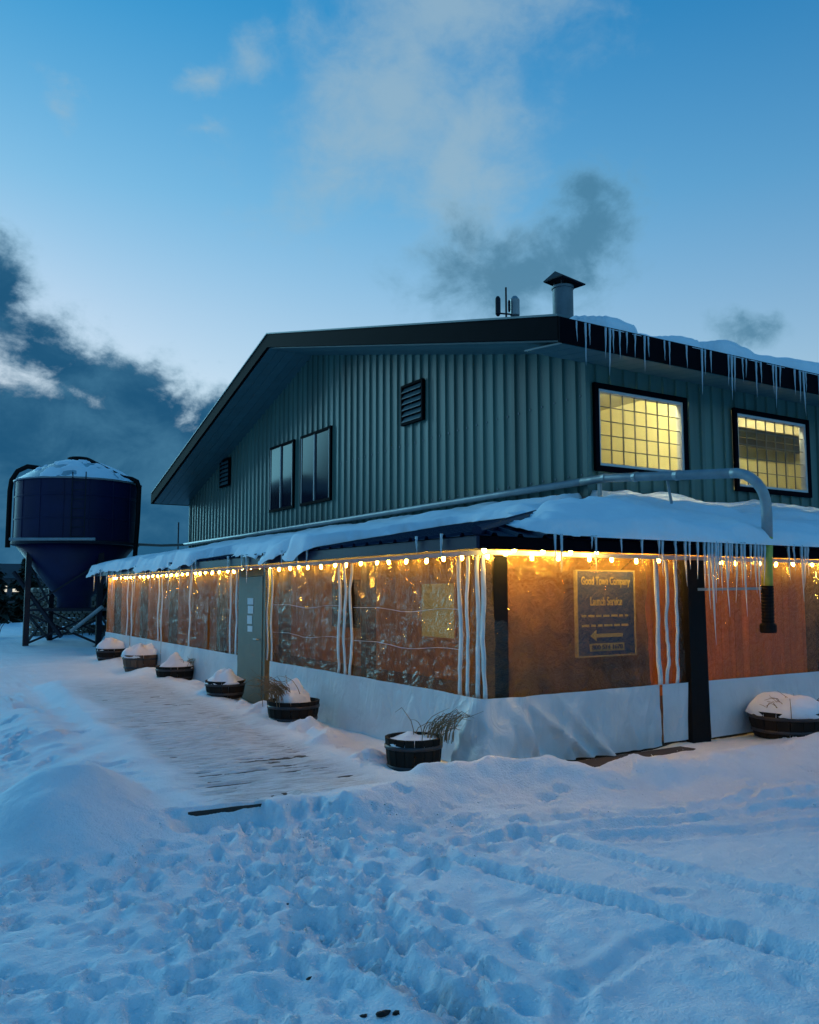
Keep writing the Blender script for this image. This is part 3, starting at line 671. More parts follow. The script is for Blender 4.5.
fx = MB().box(4.95, 5.4, 5.16, 5.30, 4.021, 4.06).build('desk_lamp', M['frame'], barn)
MB().tube([(4.97, 5.22, 4.10), (5.38, 5.22, 4.10)], .03, 8).build('lamp_tube', M['tube_dim'], fx)
# lower storey wall of the barn: timber boards seen through the vinyl
low_l = MB().box(X1+.03, X1+.05, Y1, 22.9, 0, 3.0).build('lower_wall', M['wood2'], barn)
y = Y1+.05
while y < 17.5:
    w = random.uniform(.19, .23); MB().box(X1-.005+random.uniform(0, .006), X1+.028, y, y+w-.008, .03, 2.98).build('plank', M['wood2'], low_l); y += w
low_r = MB().box(X1, 13, Y1+.03, Y1+.05, 0, 2.94).build('lower_wall', M['wood'], barn)
x = X1
while x < 12:
    w = random.uniform(.17, .21); MB().box(x, x+w-.008, Y1-.005+random.uniform(0, .006), Y1+.028, .03, 2.93).build('plank', M['wood'], low_r); x += w
# lit window of the bar in the lower wall
ya, yb, z0, z1 = 6.55, 7.72, .82, 1.85
w = MB().box(X1-.06, X1-.008, ya-.07, ya, z0-.07, z1+.07).box(X1-.06, X1-.008, yb, yb+.07, z0-.07, z1+.07).box(X1-.06, X1-.008, ya+.001, yb-.001, z1, z1+.07).box(X1-.06, X1-.008, ya+.001, yb-.001, z0-.07, z0)
f = w.build('window', M['wood2'], barn)
MB().box(X1-.03, X1-.009, ya+.001, yb-.001, z0+.001, z1-.001).build('pane', M['patio_lit'], f)
for ya, yb, z0, z1 in ((10.4, 11.6, .95, 1.9), (3.9, 4.9, .9, 1.9)):
    w = MB().box(X1-.05, X1-.008, ya-.07, ya, z0-.07, z1+.07).box(X1-.05, X1-.008, yb, yb+.07, z0-.07, z1+.07).box(X1-.05, X1-.008, ya+.001, yb-.001, z1, z1+.07).box(X1-.05, X1-.008, ya+.001, yb-.001, z0-.07, z0)
    f = w.build('window', M['post'], barn); MB().box(X1-.03, X1-.009, ya+.001, yb-.001, z0+.001, z1-.001).build('pane', M['darkglass'], f)

# chimney
ch = thing('chimney', (4.7, 4.0, roof_z(4.0)), 'round metal flue with slanted square cap on the barn roof', 'chimney')
MB().lathe([(.175, roof_z(4)-.08), (.175, 6.83), (.19, 6.84), (.19, 6.88)], (4.7, 4.0, 0), 32).build('flue', M['steel_grey'], ch, False)
cap = [(-.25, -.25, -.02), (.25, -.28, -.10), (.28, .25, -.05), (-.23, .26, .02)]
cx_, cy_, cz_ = 4.72, 4.0, 7.00
mb = MB(); mb.add([(cx_+a, cy_+b, cz_+c) for a, b, c in cap]+[(cx_-.15, cy_+.04, cz_+.15)]+[(cx_+a*.97, cy_+b*.97, cz_+c-.02) for a, b, c in cap], [(0,1,4),(1,2,4),(2,3,4),(3,0,4),(8,7,6,5),(0,5,6,1),(1,6,7,2),(2,7,8,3),(3,8,5,0)])
mb.build('cap', M['steel_dark'], ch)
MB().bar((4.60, 3.9, 6.86), (4.58, 3.89, 6.99), .03).bar((4.82, 4.08, 6.86), (4.84, 4.1, 6.96), .03).bar((4.62, 4.1, 6.86), (4.62, 4.12, 6.99), .03).build('bracket', M['steel_dark'], ch)
# antennas
an = thing('antenna_mast', (6.64, 8, roof_z(8)), 'cluster of slim antennas on the roof beside the flue', 'antenna')
MB().tube([(6.64, 8, roof_z(8)-.05), (6.64, 8, 8.50)], .022, 8).build('mast', M['steel_dark'], an)
MB().bar((6.36, 8, 7.86), (6.92, 8, 7.92), .03).build('cross_arm', M['steel_dark'], an)
MB().lathe([(.03, 0), (.06, .05), (.06, .40), (.03, .45)], (6.41, 8, 7.80), 10).build('antenna', M['steel_dark'], an)
MB().lathe([(.05, 0), (.11, .06), (.11, .42), (.05, .50)], (6.89, 8, 7.84), 12).build('antenna', M['pipe'], an)
MB().lathe([(.02, 0), (.03, .04), (.03, .24), (.012, .28)], (6.73, 8, 7.95), 8).build('antenna', M['steel_dark'], an)

# ------------------------------------------------------------------ patio enclosure
EAVE = -.35; EZ = 2.22; WZ = 3.08; YE = 16.5; XE = 11.0
enc = thing('patio_enclosure', (0, 0, 0), 'lit patio enclosure with clear vinyl walls and white skirt along the barn', 'enclosure')
def lroof(x, y):
    return min(EZ+(x-EAVE)*(WZ-EZ)/(X1-EAVE), EZ+(y-EAVE)*(WZ-EZ)/(Y1-EAVE))
SL, SR = (WZ-EZ)/(X1-EAVE), (WZ-EZ)/(Y1-EAVE)
# left roof sheets (run up the X slope); hip cut at the corner
def left_sheet(ya, yb):
    def xmax(y): return X1
    def xmin_hi(y):   # for y<Y1 the sheet ends at the hip
        if y >= Y1: return X1
        return EAVE+(y-EAVE)*(X1-EAVE)/(Y1-EAVE)
    mb = MB(); s = (yb-ya)/3; pr = []
    for i in range(3):
        a = ya+i*s; pr += [(a, 0), (a+s*.40, 0), (a+s*.47, .032), (a+s*.60, .032), (a+s*.67, 0)]
    pr.append((yb, 0)); vs_ = []
    for y, d in pr:
        xh = max(EAVE+.01, xmin_hi(y)); vs_ += [(EAVE-.05, y, EZ-.05*SL+d), (xh, y, EZ+(xh-EAVE)*SL+d)]
    n = len(pr); mb.add(vs_, [(2*i, 2*i+2, 2*i+3, 2*i+1) for i in range(n-1)]); mb.build('roof_sheet', M['navy'], enc)
y = EAVE
while y < YE: left_sheet(y, min(y+.914, YE)); y += .914
def right_sheet(xa, xb):
    def yh(x): return Y1 if x >= X1 else EAVE+(x-EAVE)*(Y1-EAVE)/(X1-EAVE)
    mb = MB(); s = (xb-xa)/3; pr = []
    for i in range(3):
        a = xa+i*s; pr += [(a, 0), (a+s*.40, 0), (a+s*.47, .032), (a+s*.60, .032), (a+s*.67, 0)]
    pr.append((xb, 0)); vs_ = []
    for x, d in pr:
        h = max(EAVE+.01, yh(x)); vs_ += [(x, EAVE-.05, EZ-.05*SR+d), (x, h, EZ+(h-EAVE)*SR+d)]
    n = len(pr); mb.add(vs_, [(2*i, 2*i+1, 2*i+3, 2*i+2) for i in range(n-1)]); mb.build('roof_sheet', M['navy'], enc)
x = EAVE
while x < XE: right_sheet(x, x+.914); x += .914
MB().tube([(EAVE, EAVE, EZ+.03), (X1, Y1, WZ+.03)], .05, 8).build('hip_cap', M['navy'], enc)
# underside ceiling, fascia boards
MB().add([(EAVE+.03, EAVE+.03, EZ-.045), (X1, Y1, WZ-.05), (X1, YE-.02, WZ-.05), (EAVE+.03, YE-.02, EZ-.045)], [(0,1,2,3)]).build('ceiling', M['wood2'], enc)
MB().add([(EAVE+.03, EAVE+.03, EZ-.045), (XE, EAVE+.03, EZ-.045), (XE, Y1, WZ-.05), (X1, Y1, WZ-.05)], [(0,1,2,3)]).build('ceiling', M['wood2'], enc)
MB().box(EAVE-.03, EAVE+.005, EAVE-.03, YE, EZ-.13, EZ-.015).build('fascia', M['navy'], enc)
MB().box(EAVE+.006, XE, EAVE-.03, EAVE+.005, EZ-.13, EZ-.015).build('fascia', M['trim'], enc)
# header beams carrying the vinyl
MB().box(.20, .28, .20, 16.2, 2.07, 2.20).build('header_beam', M['post'], enc)
MB().box(.281, XE, .20, .28, 2.07, 2.20).build('header_beam', M['wood2'], enc)
MB().box(-.012, .0, .0, 16.2, 2.055, 2.10).build('curtain_track', M['strap'], enc)
MB().box(.001, XE, -.012, .0, 2.055, 2.10).build('curtain_track', M['strap'], enc)
# posts
def post(x, y, w=.14, z1=2.068, m='post'): MB().box(x-w/2, x+w/2, y-w/2, y+w/2, -.1, z1).build('post', M[m], enc)
post(.20, .10, .17, 2.05, 'black')
for yy in (2.75, 5.35, 6.62, 8.15, 11.15, 13.5, 16.1): post(.24, yy, .14)
MB().add([(2.82,-.06,-.1),(3.12,-.06,-.1),(3.12,.10,-.1),(2.82,.10,-.1),(2.82,-.05,2.054),(3.10,-.05,2.054),(3.10,.10,2.054),(2.82,.10,2.054)], [(0,3,2,1),(4,5,6,7),(0,1,5,4),(1,2,6,5),(2,3,7,6),(3,0,4,7)]).build('post', M['black'], enc)
for xx in (5.6, 8.2): post(xx, .24)
MB().box(.06, XE, .06, Y1, -.03, .04).build('floor', M['floor'], enc)
MB().box(.06, X1, Y1+.001, 16.2, -.03, .04).build('floor', M['floor'], enc)
MB().box(.10, 9.0, .04, .10, -.05, .05).build('sill_beam', M['post'], enc)
MB().box(.04, .099, .10, 16.2, -.05, .05).build('sill_beam', M['post'], enc)
MB().box(.16, 2.72, -.40, -.10, -.12, .012).build('step_board', M['deck'], enc)
# far end wall
MB().box(.0, X1, 16.21, 16.25, 0, 2.3).build('end_wall', M['wood2'], enc)

def sheet(name, path, z0, z1, mt, amp=.012, step=.05, seed=0, parent=enc, flare=0.0, fl_fun=None, vscale=2.0, zstep=.06):
    # a hanging cloth along a plan path
    pts = [Vector((p[0], p[1])) for p in path]; seg = [(pts[i+1]-pts[i]).length for i in range(len(pts)-1)]; tot = sum(seg)
    n = max(4, int(tot/step)); k = max(4, int((z1-z0)/zstep)); P = np.zeros((n+1, k+1, 3))
    cum = np.concatenate([[0], np.cumsum(seg)])
    for i in range(n+1):
        s = tot*i/n; j = min(len(seg)-1, int(np.searchsorted(cum, s, 'right')-1)); t = (s-cum[j])/seg[j]
        p = pts[j]+(pts[j+1]-pts[j])*t; d0 = (pts[j+1]-pts[j]).normalized()
        nn = Vector((-d0.y, d0.x))
        # round off the normal at bends
        for q in range(1, len(pts)-1):
            e = abs(s-cum[q])
            if e < .2:
                d1 = (pts[q]-pts[q-1]).normalized(); d2 = (pts[q+1]-pts[q]).normalized(); dm = (d1+d2).normalized(); w_ = 1-e/.2
                nn = (nn*(1-w_)+Vector((-dm.y, dm.x))*w_).normalized()
        for m_ in range(k+1):
            z = z0+(z1-z0)*m_/k; f = 1-m_/k
            a = amp*(fbm(np.array(s*vscale), np.array(z*vscale*.7+seed), 4, seed+5)*2)+flare*f*f
            a = float(a)
            if fl_fun: a += fl_fun(s, f)
            P[i, m_] = (p.x+nn.x*a, p.y+nn.y*a, z)
    return MB().grid(P).build(name, mt, parent, True)
# white skirt panels; outward normal is to the left of the path direction, so left-face paths run from far to near... (Y decreasing -> normal +X) -> use near to far
SK = .68
for i, (ya, yb) in enumerate(((.38, 5.28), (6.66, 8.28), (8.30, 11.10), (11.12, 13.68), (13.70, 16.2))):
    sheet('skirt', [(-.02, ya), (-.02, yb)], .0, SK, M['tarp'], .020, .07, 10+i, flare=.02)
def bulge(s, f):
    k = math.exp(-((s-2.35)/.42)**2)
    fold = .045*math.exp(-((s-2.02+.10*f)/.05)**2)-.03*math.exp(-((s-1.90+.16*f)/.06)**2)+.03*math.exp(-((s-1.70+.35*f)/.05)**2)+.02*math.exp(-((s-1.1+.25*f)/.06)**2)
    crump = .05*abs(float(fbm(np.array(s*4.2), np.array(f*2.2), 3, 35)))
    cs = sum(h_*max(0, 1-abs(s-c_+m_*f)/w_) for c_, m_, w_, h_ in ((2.20, .45, .10, .05), (2.0, .9, .09, .04), (1.55, .7, .08, .035), (2.5, -.2, .09, .05), (1.2, -.3, .07, .02), (.7, .3, .07, .02)))
    return f*(.18*k)+2.0*cs*(.25+f)+2.2*f*fold+(.25+f)*2.2*crump*(.35+k)
sheet('skirt', [(2.38, -.025), (-.025, -.025), (-.025, .40)], .02, SK, M['tarp'], .03, .045, 30, fl_fun=bulge, zstep=.04, vscale=2.6)
sheet('skirt', [(2.80, -.02), (2.40, -.02)], .05, SK, M['tarp'], .018, .05, 31)
sheet('skirt', [(8.5, -.02), (3.15, -.02)], .04, SK, M['tarp'], .015, .07, 32)
# vinyl panels
VZ0, VZ1 = SK-.03, 2.06
for i, (ya, yb) in enumerate(((.30, 2.72), (2.78, 5.28), (6.66, 8.18), (8.22, 11.10), (11.12, 13.46), (13.50, 16.2))):
    sheet('vinyl_panel', [(.012, ya), (.012, yb)], VZ0, VZ1, M['vinyl'], .018, .09, 40+i, vscale=2.2, zstep=.09)
sheet('vinyl_panel', [(2.36, .012), (.012, .012), (.012, .28)], VZ0, VZ1, M['vinyl'], .022, .08, 50, vscale=2.6, zstep=.08)
sheet('vinyl_panel', [(2.80, .012), (2.37, .012)], VZ0, VZ1, M['vinyl'], .015, .08, 51)
sheet('vinyl_panel', [(5.55, .012), (3.15, .012)], VZ0, VZ1, M['vinyl'], .018, .09, 52)
sheet('vinyl_panel', [(8.5, .012), (5.57, .012)], VZ0, VZ1, M['vinyl'], .018, .09, 53)
# hanging white straps / zip edges
def strap(x, y, axis, w, seed, z0=SK+.0, z1=2.05, wav=.018):
    n = 26; P = np.zeros((n+1, 2, 3)); r = random.Random(seed); ph = r.uniform(0, 6)
    mb = MB(); L_, R_ = [], []
    for i in range(n+1):
        z = z0+(z1-z0)*i/n; o = wav*float(fbm(np.array(z*3.0), np.array(seed*3.1), 3, seed))*2.2*(1-i/n*.4); ww = w*(1+.35*float(vnoise(np.array(z*7), np.array(seed*1.7), seed)))
        out = .022+.008*math.sin(z*7+ph)
        for s_ in (-1, 1):
            p = (x-out-(.006 if s_ > 0 else 0), y+o+s_*ww/2, z) if axis == 1 else (x+o+s_*ww/2, y-out-(.006 if s_ > 0 else 0), z)
            (L_ if s_ < 0 else R_).append(p)
    vs_ = []
    for i in range(n+1):
        for p in (L_[i], R_[i]): vs_.append(p)
        for p in (R_[i], L_[i]): vs_.append((p[0]+.009, p[1], p[2]) if axis == 1 else (p[0], p[1]+.009, p[2]))
    fs = []
    for i in range(n):
        for j in range(4): fs.append((i*4+j, i*4+(j+1) % 4, (i+1)*4+(j+1) % 4, (i+1)*4+j))
    fs += [(3,2,1,0), (n*4, n*4+1, n*4+2, n*4+3)]
    mb.add(vs_, fs); mb.build('strap', M['strap'], enc, True)
for i, yy in enumerate((.40, .26, .10, .0)): strap(0, yy, 1, .05 if i != 1 else .042, 100+i)
for i, yy in enumerate((3.05, 2.90, 2.74)): strap(0, yy, 1, .045, 110+i, wav=.03)
for i, yy in enumerate((5.24, 5.40)): strap(0, yy, 1, .04, 115+i)
for i, yy in enumerate((6.72, 7.0, 9.2, 11.1, 11.35, 13.6, 14.0)): strap(0, yy, 1, .05, 120+i)
for i, xx in enumerate((2.34, 2.50, 2.64)): strap(xx, 0, 0, .055 if i == 0 else .04, 130+i, wav=.012 if i == 0 else .03)
strap(5.56, 0, 0, .04, 140)
# horizontal welded seams of the vinyl
for ya, yb in ((.45, 2.68), (3.1, 5.2)):
    for zz in (1.12, 1.52):
        MB().tube([(-.004+.01*math.sin(3*t), ya+(yb-ya)*t/12, zz+.015*math.sin(t*.9)-.03*math.sin(PI*t/12)) for t in range(13)], .0026, 5).build('seam', M['strap'], enc)

# door in the left wall
dr = MB().box(-.06, -.015, 5.52, 6.46, .0, 1.93).build('door', M['door'], enc)
MB().box(-.05, .04, 5.42, 5.515, -.05, 2.05).build('door_frame', M['door'], enc)
MB().box(-.05, .04, 6.465, 6.56, -.05, 2.05).build('door_frame', M['door'], enc)
MB().box(-.05, .04, 5.516, 6.464, 1.935, 2.05).build('door_frame', M['wood2'], enc)
MB().tube([(-.062, 5.60, .98), (-.11, 5.60, .98), (-.115, 5.72, .98)], .012, 8).build('handle', M['pipe'], dr)
for i, (z0, z1, a, b) in enumerate(((1.50, 1.60, 5.88, 6.12), (1.36, 1.48, 5.88, 6.10), (1.20, 1.33, 5.92, 6.12), (1.08, 1.17, 5.90, 6.10))):
    MB().box(-.066, -.061, a, b, z0, z1).build('notice', M['paper'], dr)

# ------------------------------------------------------------------ inside: sign, furniture
sg = thing('sign', (1.89, .23, 1.0), 'navy hanging sign with cream lettering and left arrow behind the vinyl', 'sign')
sx0, sx1, sz0, sz1, sy = 1.46, 2.32, 1.00, 1.92, .30
MB().box(sx0, sx1, sy, sy+.03, sz0, sz1).build('board', M['signblue'], sg)
fm = MB(); t_ = .014
fm.box(sx0-t_, sx0, sy-.012, sy+.035, sz0-t_, sz1+t_).box(sx1, sx1+t_, sy-.012, sy+.035, sz0-t_, sz1+t_).box(sx0+.001, sx1-.001, sy-.012, sy+.035, sz1, sz1+t_).box(sx0+.001, sx1-.001, sy-.012, sy+.035, sz0-t_, sz0)
fm.build('frame', M['signletter'], sg)
def text(body, xc, zc, size, width, mt, parent, y):
    cu = bpy.data.curves.new('lettering', 'FONT'); cu.body = body; cu.size = size; cu.align_x = 'CENTER'; cu.align_y = 'CENTER'; cu.extrude = .003; cu.offset = size*.012
    o = bpy.data.objects.new('lettering', cu); COL.objects.link(o); bpy.context.view_layer.update()
    w = max(1e-4, o.dimensions.x); s = width/w
    me = bpy.data.meshes.new_from_object(o); bpy.data.objects.remove(o); me.materials.clear(); me.materials.append(mt); o = bpy.data.objects.new('lettering', me); COL.objects.link(o); o.parent = parent; o.matrix_parent_inverse = Matrix.Translation(-Vector(parent.location))
    o.rotation_euler = (PI/2, 0, 0); o.location = (xc, y, zc); o.scale = (s, 1, 1); return o
xm = (sx0+sx1)/2
text('Good Town Company', xm, 1.81, .125, .74, M['signletter'], sg, sy-.004)
text('Launch Service', xm, 1.585, .135, .48, M['signletter'], sg, sy-.004)
r_ = random.Random(3)
for zz in (1.43, 1.325):
    u = sx0+.06
    while u < sx1-.12:
        l = r_.uniform(.05, .12); MB().box(u, min(u+l, sx1-.05), sy-.005, sy-.0005, zz-.012, zz+.012).build('lettering', M['signletter'], sg); u += l+.03
MB().prism([(xm-.25, 1.215), (xm-.16, 1.275), (xm-.16, 1.235), (xm+.24, 1.235), (xm+.24, 1.195), (xm-.16, 1.195), (xm-.16, 1.155)], 1, sy-.006, sy-.0005).build('arrow', M['signletter'], sg)
MB().box(xm-.26, xm+.26, sy-.005, sy-.0005, 1.045, 1.13).build('number_plate', M['signletter'], sg)
text('800 574 1670', xm, 1.088, .07, .46, M['signblue'], sg, sy-.010)
MB().tube([(1.65, sy+.015, sz1+.02), (1.65, .10, 2.08)], .006, 5).build('hanger', M['cord'], sg)
MB().tube([(2.15, sy+.015, sz1+.02), (2.15, .10, 2.08)], .006, 5).build('hanger', M['cord'], sg)

# tan inner curtain hung behind the sign
cur = tag(sheet('curtain', [(2.75, .50), (.45, .50)], .06, 2.12, mat('tan_curtain', (.16, .082, .026), .8, 0, .25, 3, .3, 12, stretch=(3, 3, .4)), .05, .06, 60, parent=None, vscale=3.0), 'tan canvas curtain hanging behind the sign', 'curtain')
# ------------------------------------------------------------------ snow on the roofs
def roof_snow(name, label, P0, U, V, nu, nv, thick, off=.012, sag=None):
    # P0 + u*U(m) + v*V ; thick(u,v) returns thickness; closed by a skirt of faces down to the roof
    Uv, Vv = Vector(U), Vector(V); nrm = Uv.cross(Vv).normalized()
    if nrm.z < 0: nrm = -nrm
    us = np.linspace(0, 1, nu+1); vs_ = np.linspace(0, 1, nv+1); A, B = np.meshgrid(us, vs_, indexing='ij')
    Lu, Lv = Uv.length, Vv.length; T = thick(A*Lu, B*Lv)
    base = np.array(P0)[None, None]+A[..., None]*np.array(Uv)+B[..., None]*np.array(Vv)
    top = base+np.array(nrm)*(np.maximum(T, 0)[..., None]+off); bot = base+np.array(nrm)*off*.4
    if sag is not None:
        sg_ = sag(A*Lu, B*Lv); top[..., 2] -= sg_*.75; bot[..., 2] -= sg_
    keep = T > .004
    cell = keep[:-1, :-1] | keep[1:, :-1] | keep[1:, 1:] | keep[:-1, 1:]
    n1 = (nu+1)*(nv+1); idx = np.arange(n1).reshape(nu+1, nv+1)
    V_ = np.concatenate([top.reshape(-1, 3), bot.reshape(-1, 3)])
    F = []
    c = np.argwhere(cell); cs = cell
    for i, j in c:
        a, b, d, e = idx[i, j], idx[i+1, j], idx[i+1, j+1], idx[i, j+1]
        F.append((a, b, d, e))
        def edge(p, q): F.append((p, q, q+n1, p+n1))
        if j == 0 or not cs[i, j-1]: edge(b, a)
        if j == nv-1 or not cs[i, j+1]: edge(e, d)
        if i == 0 or not cs[i-1, j]: edge(a, e)
        if i == nu-1 or not cs[i+1, j]: edge(d, b)
    me = bpy.data.meshes.new(name); me.from_pydata(V_.tolist(), [], F); me.update()
    import bmesh
    bm = bmesh.new(); bm.from_mesh(me); bmesh.ops.delete(bm, geom=[v for v in bm.verts if not v.link_faces], context='VERTS'); bmesh.ops.recalc_face_normals(bm, faces=bm.faces); bm.to_mesh(me); bm.free()
    me.polygons.foreach_set('use_smooth', [True]*len(me.polygons)); me.materials.append(M['snow_roof'])
    o = link(name, me); return tag(o, label, kind='stuff')
def t_left(u, v):      # u along +Y from EAVE, v up the slope
    y = u+EAVE; n = fbm(y*1.1, v*1.3, 4, 201)
    lo = np.where(y < 3.4, 1.9*sstep(3.3, 2.4, y+.25*fbm(y*3, v*3, 2, 205)), 0.0)
    lo = lo+.55*sstep(.9, .5, np.abs(y-6.95)+.3*vnoise(y*4, v*3, 7))+.25*np.maximum(0, fbm(y*1.6, y*0, 2, 211))
    edge = sstep(0, .16, v-lo+.02+.08*fbm(y*3, v*3, 3, 213))
    hip = sstep(-.25, .2, (X1-EAVE)*(y-EAVE)/(Y1-EAVE)-v+.3*fbm(y*2.2, v*2.2, 3, 233))
    return (.13+.10*n)*edge*np.where(y < Y1, hip, 1.0)
LL = math.hypot(X1-EAVE, WZ-EZ)
roof_snow('roof_snow', 'snow sheet on the long left slope of the enclosure roof', (EAVE-.12, EAVE, EZ-.12*SL+.03), (0, YE-EAVE+.1, 0), (X1-EAVE, 0, WZ-EZ), 300, 90, t_left, sag=lambda u, v: sstep(.16, .0, v)*(.10+.12*fbm(u*1.8, v*0, 3, 251))*sstep(3.2, 4.0, u))
def t_right(u, v):
    x = u+EAVE; n = fbm(x*1.0, v*1.4, 4, 221)
    lo = .35*sstep(.9, .1, x+.3*fbm(x*4, v*3, 2, 223))*1.2+.10*np.maximum(0, fbm(x*2.5, x*0, 2, 225)*2)
    edge = sstep(-.02, .17, v-lo+.03+.06*fbm(x*4, v*4, 2, 227))
    hip = sstep(-.12, .3, (Y1-EAVE)*(x-EAVE)/(X1-EAVE)-v+.5*fbm(x*2.2, v*2.2, 3, 231)-.05)
    lump = .06*np.maximum(0, fbm(x*2.3, v*2.3, 3, 229))
    drift = .06*np.exp(-((x-1.6)/1.0)**2-((v-1.0)/.8)**2)
    return (.15+.12*n+lump+drift)*edge*np.where(x < X1, hip, 1.0)
roof_snow('roof_snow', 'thick drifted snow on the right slope of the enclosure roof under the lit windows', (EAVE, EAVE-.09, EZ-.09*SR+.03), (XE-EAVE, 0, 0), (0, Y1-EAVE+.04, (WZ-EZ)*1.01), 240, 80, t_right)
SN = (PK[1]-EN[1])/(PK[0]-EN[0])
def t_up(u, v):
    x = u+RX; n = fbm(x*.9, v*1.2, 4, 241)
    lo = .05+.9*sstep(.55, .1, x-RX-.45+.12*fbm(x*4, v*4, 2, 243))+.5*np.exp(-((x-5.05)/.28)**2)+.35*np.exp(-((x-6.3)/.16)**2)
    edge = sstep(0, .16, v-lo+.04*fbm(x*4, v*4, 2, 247))
    return (.19+.14*n)*edge*sstep(1.2, .6, v)
roof_snow('roof_snow', 'snow lip along the upper barn eave above the lit windows', (RX, EN[0]-.06, EN[1]-.06*SN+.0), (12, 0, 0), (0, 4.3, 4.3*SN), 200, 70, t_up)

# ------------------------------------------------------------------ icicles
def icicle(x, y, z, L_, r, label, group, seed):
    rr = random.Random(seed); k = 7; pts = []; rs = []
    bx, by = rr.uniform(-.02, .02), rr.uniform(-.02, .02)
    for i in range(k):
        t = i/(k-1); pts.append((x+bx*t*t*L_*2+rr.uniform(-.003, .003), y+by*t*t*L_*2+rr.uniform(-.003, .003), z+.03-t*(L_+.03))); rs.append(max(.0015, r*(1-t)**.8*(1+rr.uniform(-.15, .15))))
    o = MB().tube(pts, rs, 7).build('icicle', M['ice'], None, True); return tag(o, label, 'icicle', group)
sd_ = 1000
up_l = 'slender icicle hanging from the upper barn eave'
for x, l in ((3.25, .28), (3.42, .62), (3.50, .3), (3.82, .45), (3.90, .7), (3.97, .35), (4.10, .42), (4.25, .3), (4.42, .35), (4.62, .55), (4.7, .3), (5.05, .3), (5.16, .4), (5.55, .35), (5.9, .75), (5.98, .4), (6.12, .35), (6.55, .5), (6.62, .75), (6.70, .6), (6.9, .4), (7.0, .3), (7.25, .62), (7.38, .35), (7.7, .5), (7.78, .75), (7.9, .4), (8.3, .45), (8.45, .55), (8.55, .8), (8.62, .35), (9.0, .5), (9.3, .65), (9.5, .4)):
    sd_ += 1; icicle(x, EN[0]-.065, EN[1]-.03, l*.95, .012+.012*l, up_l+(' left of the first lit window' if x < 4.4 else ' above the first lit window' if x < 6.3 else ' between the two lit windows' if x < 7.75 else ' above the second lit window'), 'icicles along the upper eave', sd_)
lo_l = 'icicle hanging from the right eave of the enclosure roof'
for x, l in ((.52, .20), (.60, .26), (1.0, .08), (1.05, .24), (1.4, .12), (1.7, .18), (1.95, .15), (2.0, .28), (2.2, .22), (2.35, .36), (2.42, .22), (2.55, .3), (2.66, .38), (2.72, .55), (2.78, .85), (2.84, .5), (2.88, .34), (2.93, .42), (3.02, .62), (3.08, .3), (3.12, .25), (3.2, .5), (3.28, .36), (3.33, .62), (3.45, .3), (3.52, .42), (3.58, .5), (3.64, .28), (3.7, .35), (4.15, .3), (4.25, .22), (4.4, .5), (4.47, .38), (4.52, .26), (4.9, .2), (5.2, .3)):
    sd_ += 1; icicle(x, EAVE-.075, EZ-.0, l*1.3, .014+.012*l, lo_l+(' left of the sign' if x < 1.45 else ' above the sign' if x < 2.3 else ' over the white straps' if x < 2.7 else ' over the black post' if x < 3.13 else ' between black post and hose' if x < 3.85 else ' right of the hose'), 'icicles along the right enclosure eave', sd_)
le_l = 'small icicle hanging from the left eave of the enclosure roof'
for y, l in ((.15, .2), (.6, .14), (3.2, .25), (3.5, .3), (4.0, .2), (4.6, .25), (5.3, .4), (5.5, .2), (6.1, .25), (7.7, .3), (7.9, .6), (8.6, .45), (9.3, .5), (9.8, .25), (10.6, .5), (11.0, .3), (11.8, .65), (12.4, .4), (13.1, .3), (13.9, .7), (14.5, .4), (15.2, .3), (15.9, .5)):
    sd_ += 1; icicle(EAVE-.055, y, EZ-.0, l, .014+.012*l, le_l+(' near the corner' if y < 1 else ' between corner and door' if y < 5.4 else ' over the door' if y < 6.7 else ' beyond the door'), 'icicles along the left enclosure eave', sd_)

# ------------------------------------------------------------------ string lights
def bulb_mesh():
    mb = MB(); mb.lathe([(.003, -.032), (.012, -.026), (.018, -.012), (.018, .002), (.013, .014), (.010, .026)], (0, 0, 0), 10); me = mb.mesh('bulb', True); me.materials.append(M['bulb']); return me
def socket_mesh():
    mb = MB(); mb.lathe([(.013, .024), (.013, .055), (.006, .06)], (0, 0, 0), 8); me = mb.mesh('socket', True); me.materials.append(M['socket']); return me
BM_, SM_ = bulb_mesh(), socket_mesh()
def string(pts, label, bulbs, z):
    t = thing('string_light', pts[0], label, 'string light', 'strings of warm bulbs under the enclosure eaves')
    cpts = []
    for a, b in zip(bulbs[:-1], bulbs[1:]):
        for k in range(4):
            s = k/4; cpts.append((a[0]+(b[0]-a[0])*s, a[1]+(b[1]-a[1])*s, z+.06-.03*math.sin(PI*s)))
    cpts.append((bulbs[-1][0], bulbs[-1][1], z+.06))
    MB().tube(cpts, .005, 5).build('cord', M['cord'], t)
    for x, y in bulbs:
        zz = z+random.uniform(-.012, .012)
        for nm, me in (('bulb', BM_), ('socket', SM_)):
            o = link(nm, me, t); o.location = (x, y, zz); o.rotation_euler = (random.uniform(-.3, .3), random.uniform(-.3, .3), 0)
bo = [(-.10+.36*i, -.12-.004*i) for i in range(5)]
string([(-.1, -.12, 2.1)], 'few warm bulbs hung outside under the eave at the corner', bo, 2.105)
bl = [(.10+random.uniform(-.015, .015), .12+.37*i+random.uniform(-.05, .05)) for i in range(44)]
string([(-.09, .1, 2.1)], 'string of warm bulbs along the left wall of the enclosure', bl, 2.045)
br = [(.36+.36*i+random.uniform(-.04, .04), .11+random.uniform(-.015, .015)) for i in range(7)]
string([(.2, -.09, 2.1)], 'short string of warm bulbs over the corner panel with the sign', br, 2.045)
b2 = [(3.22+.36*i+random.uniform(-.04, .04), .11+random.uniform(-.015, .015)) for i in range(18)]
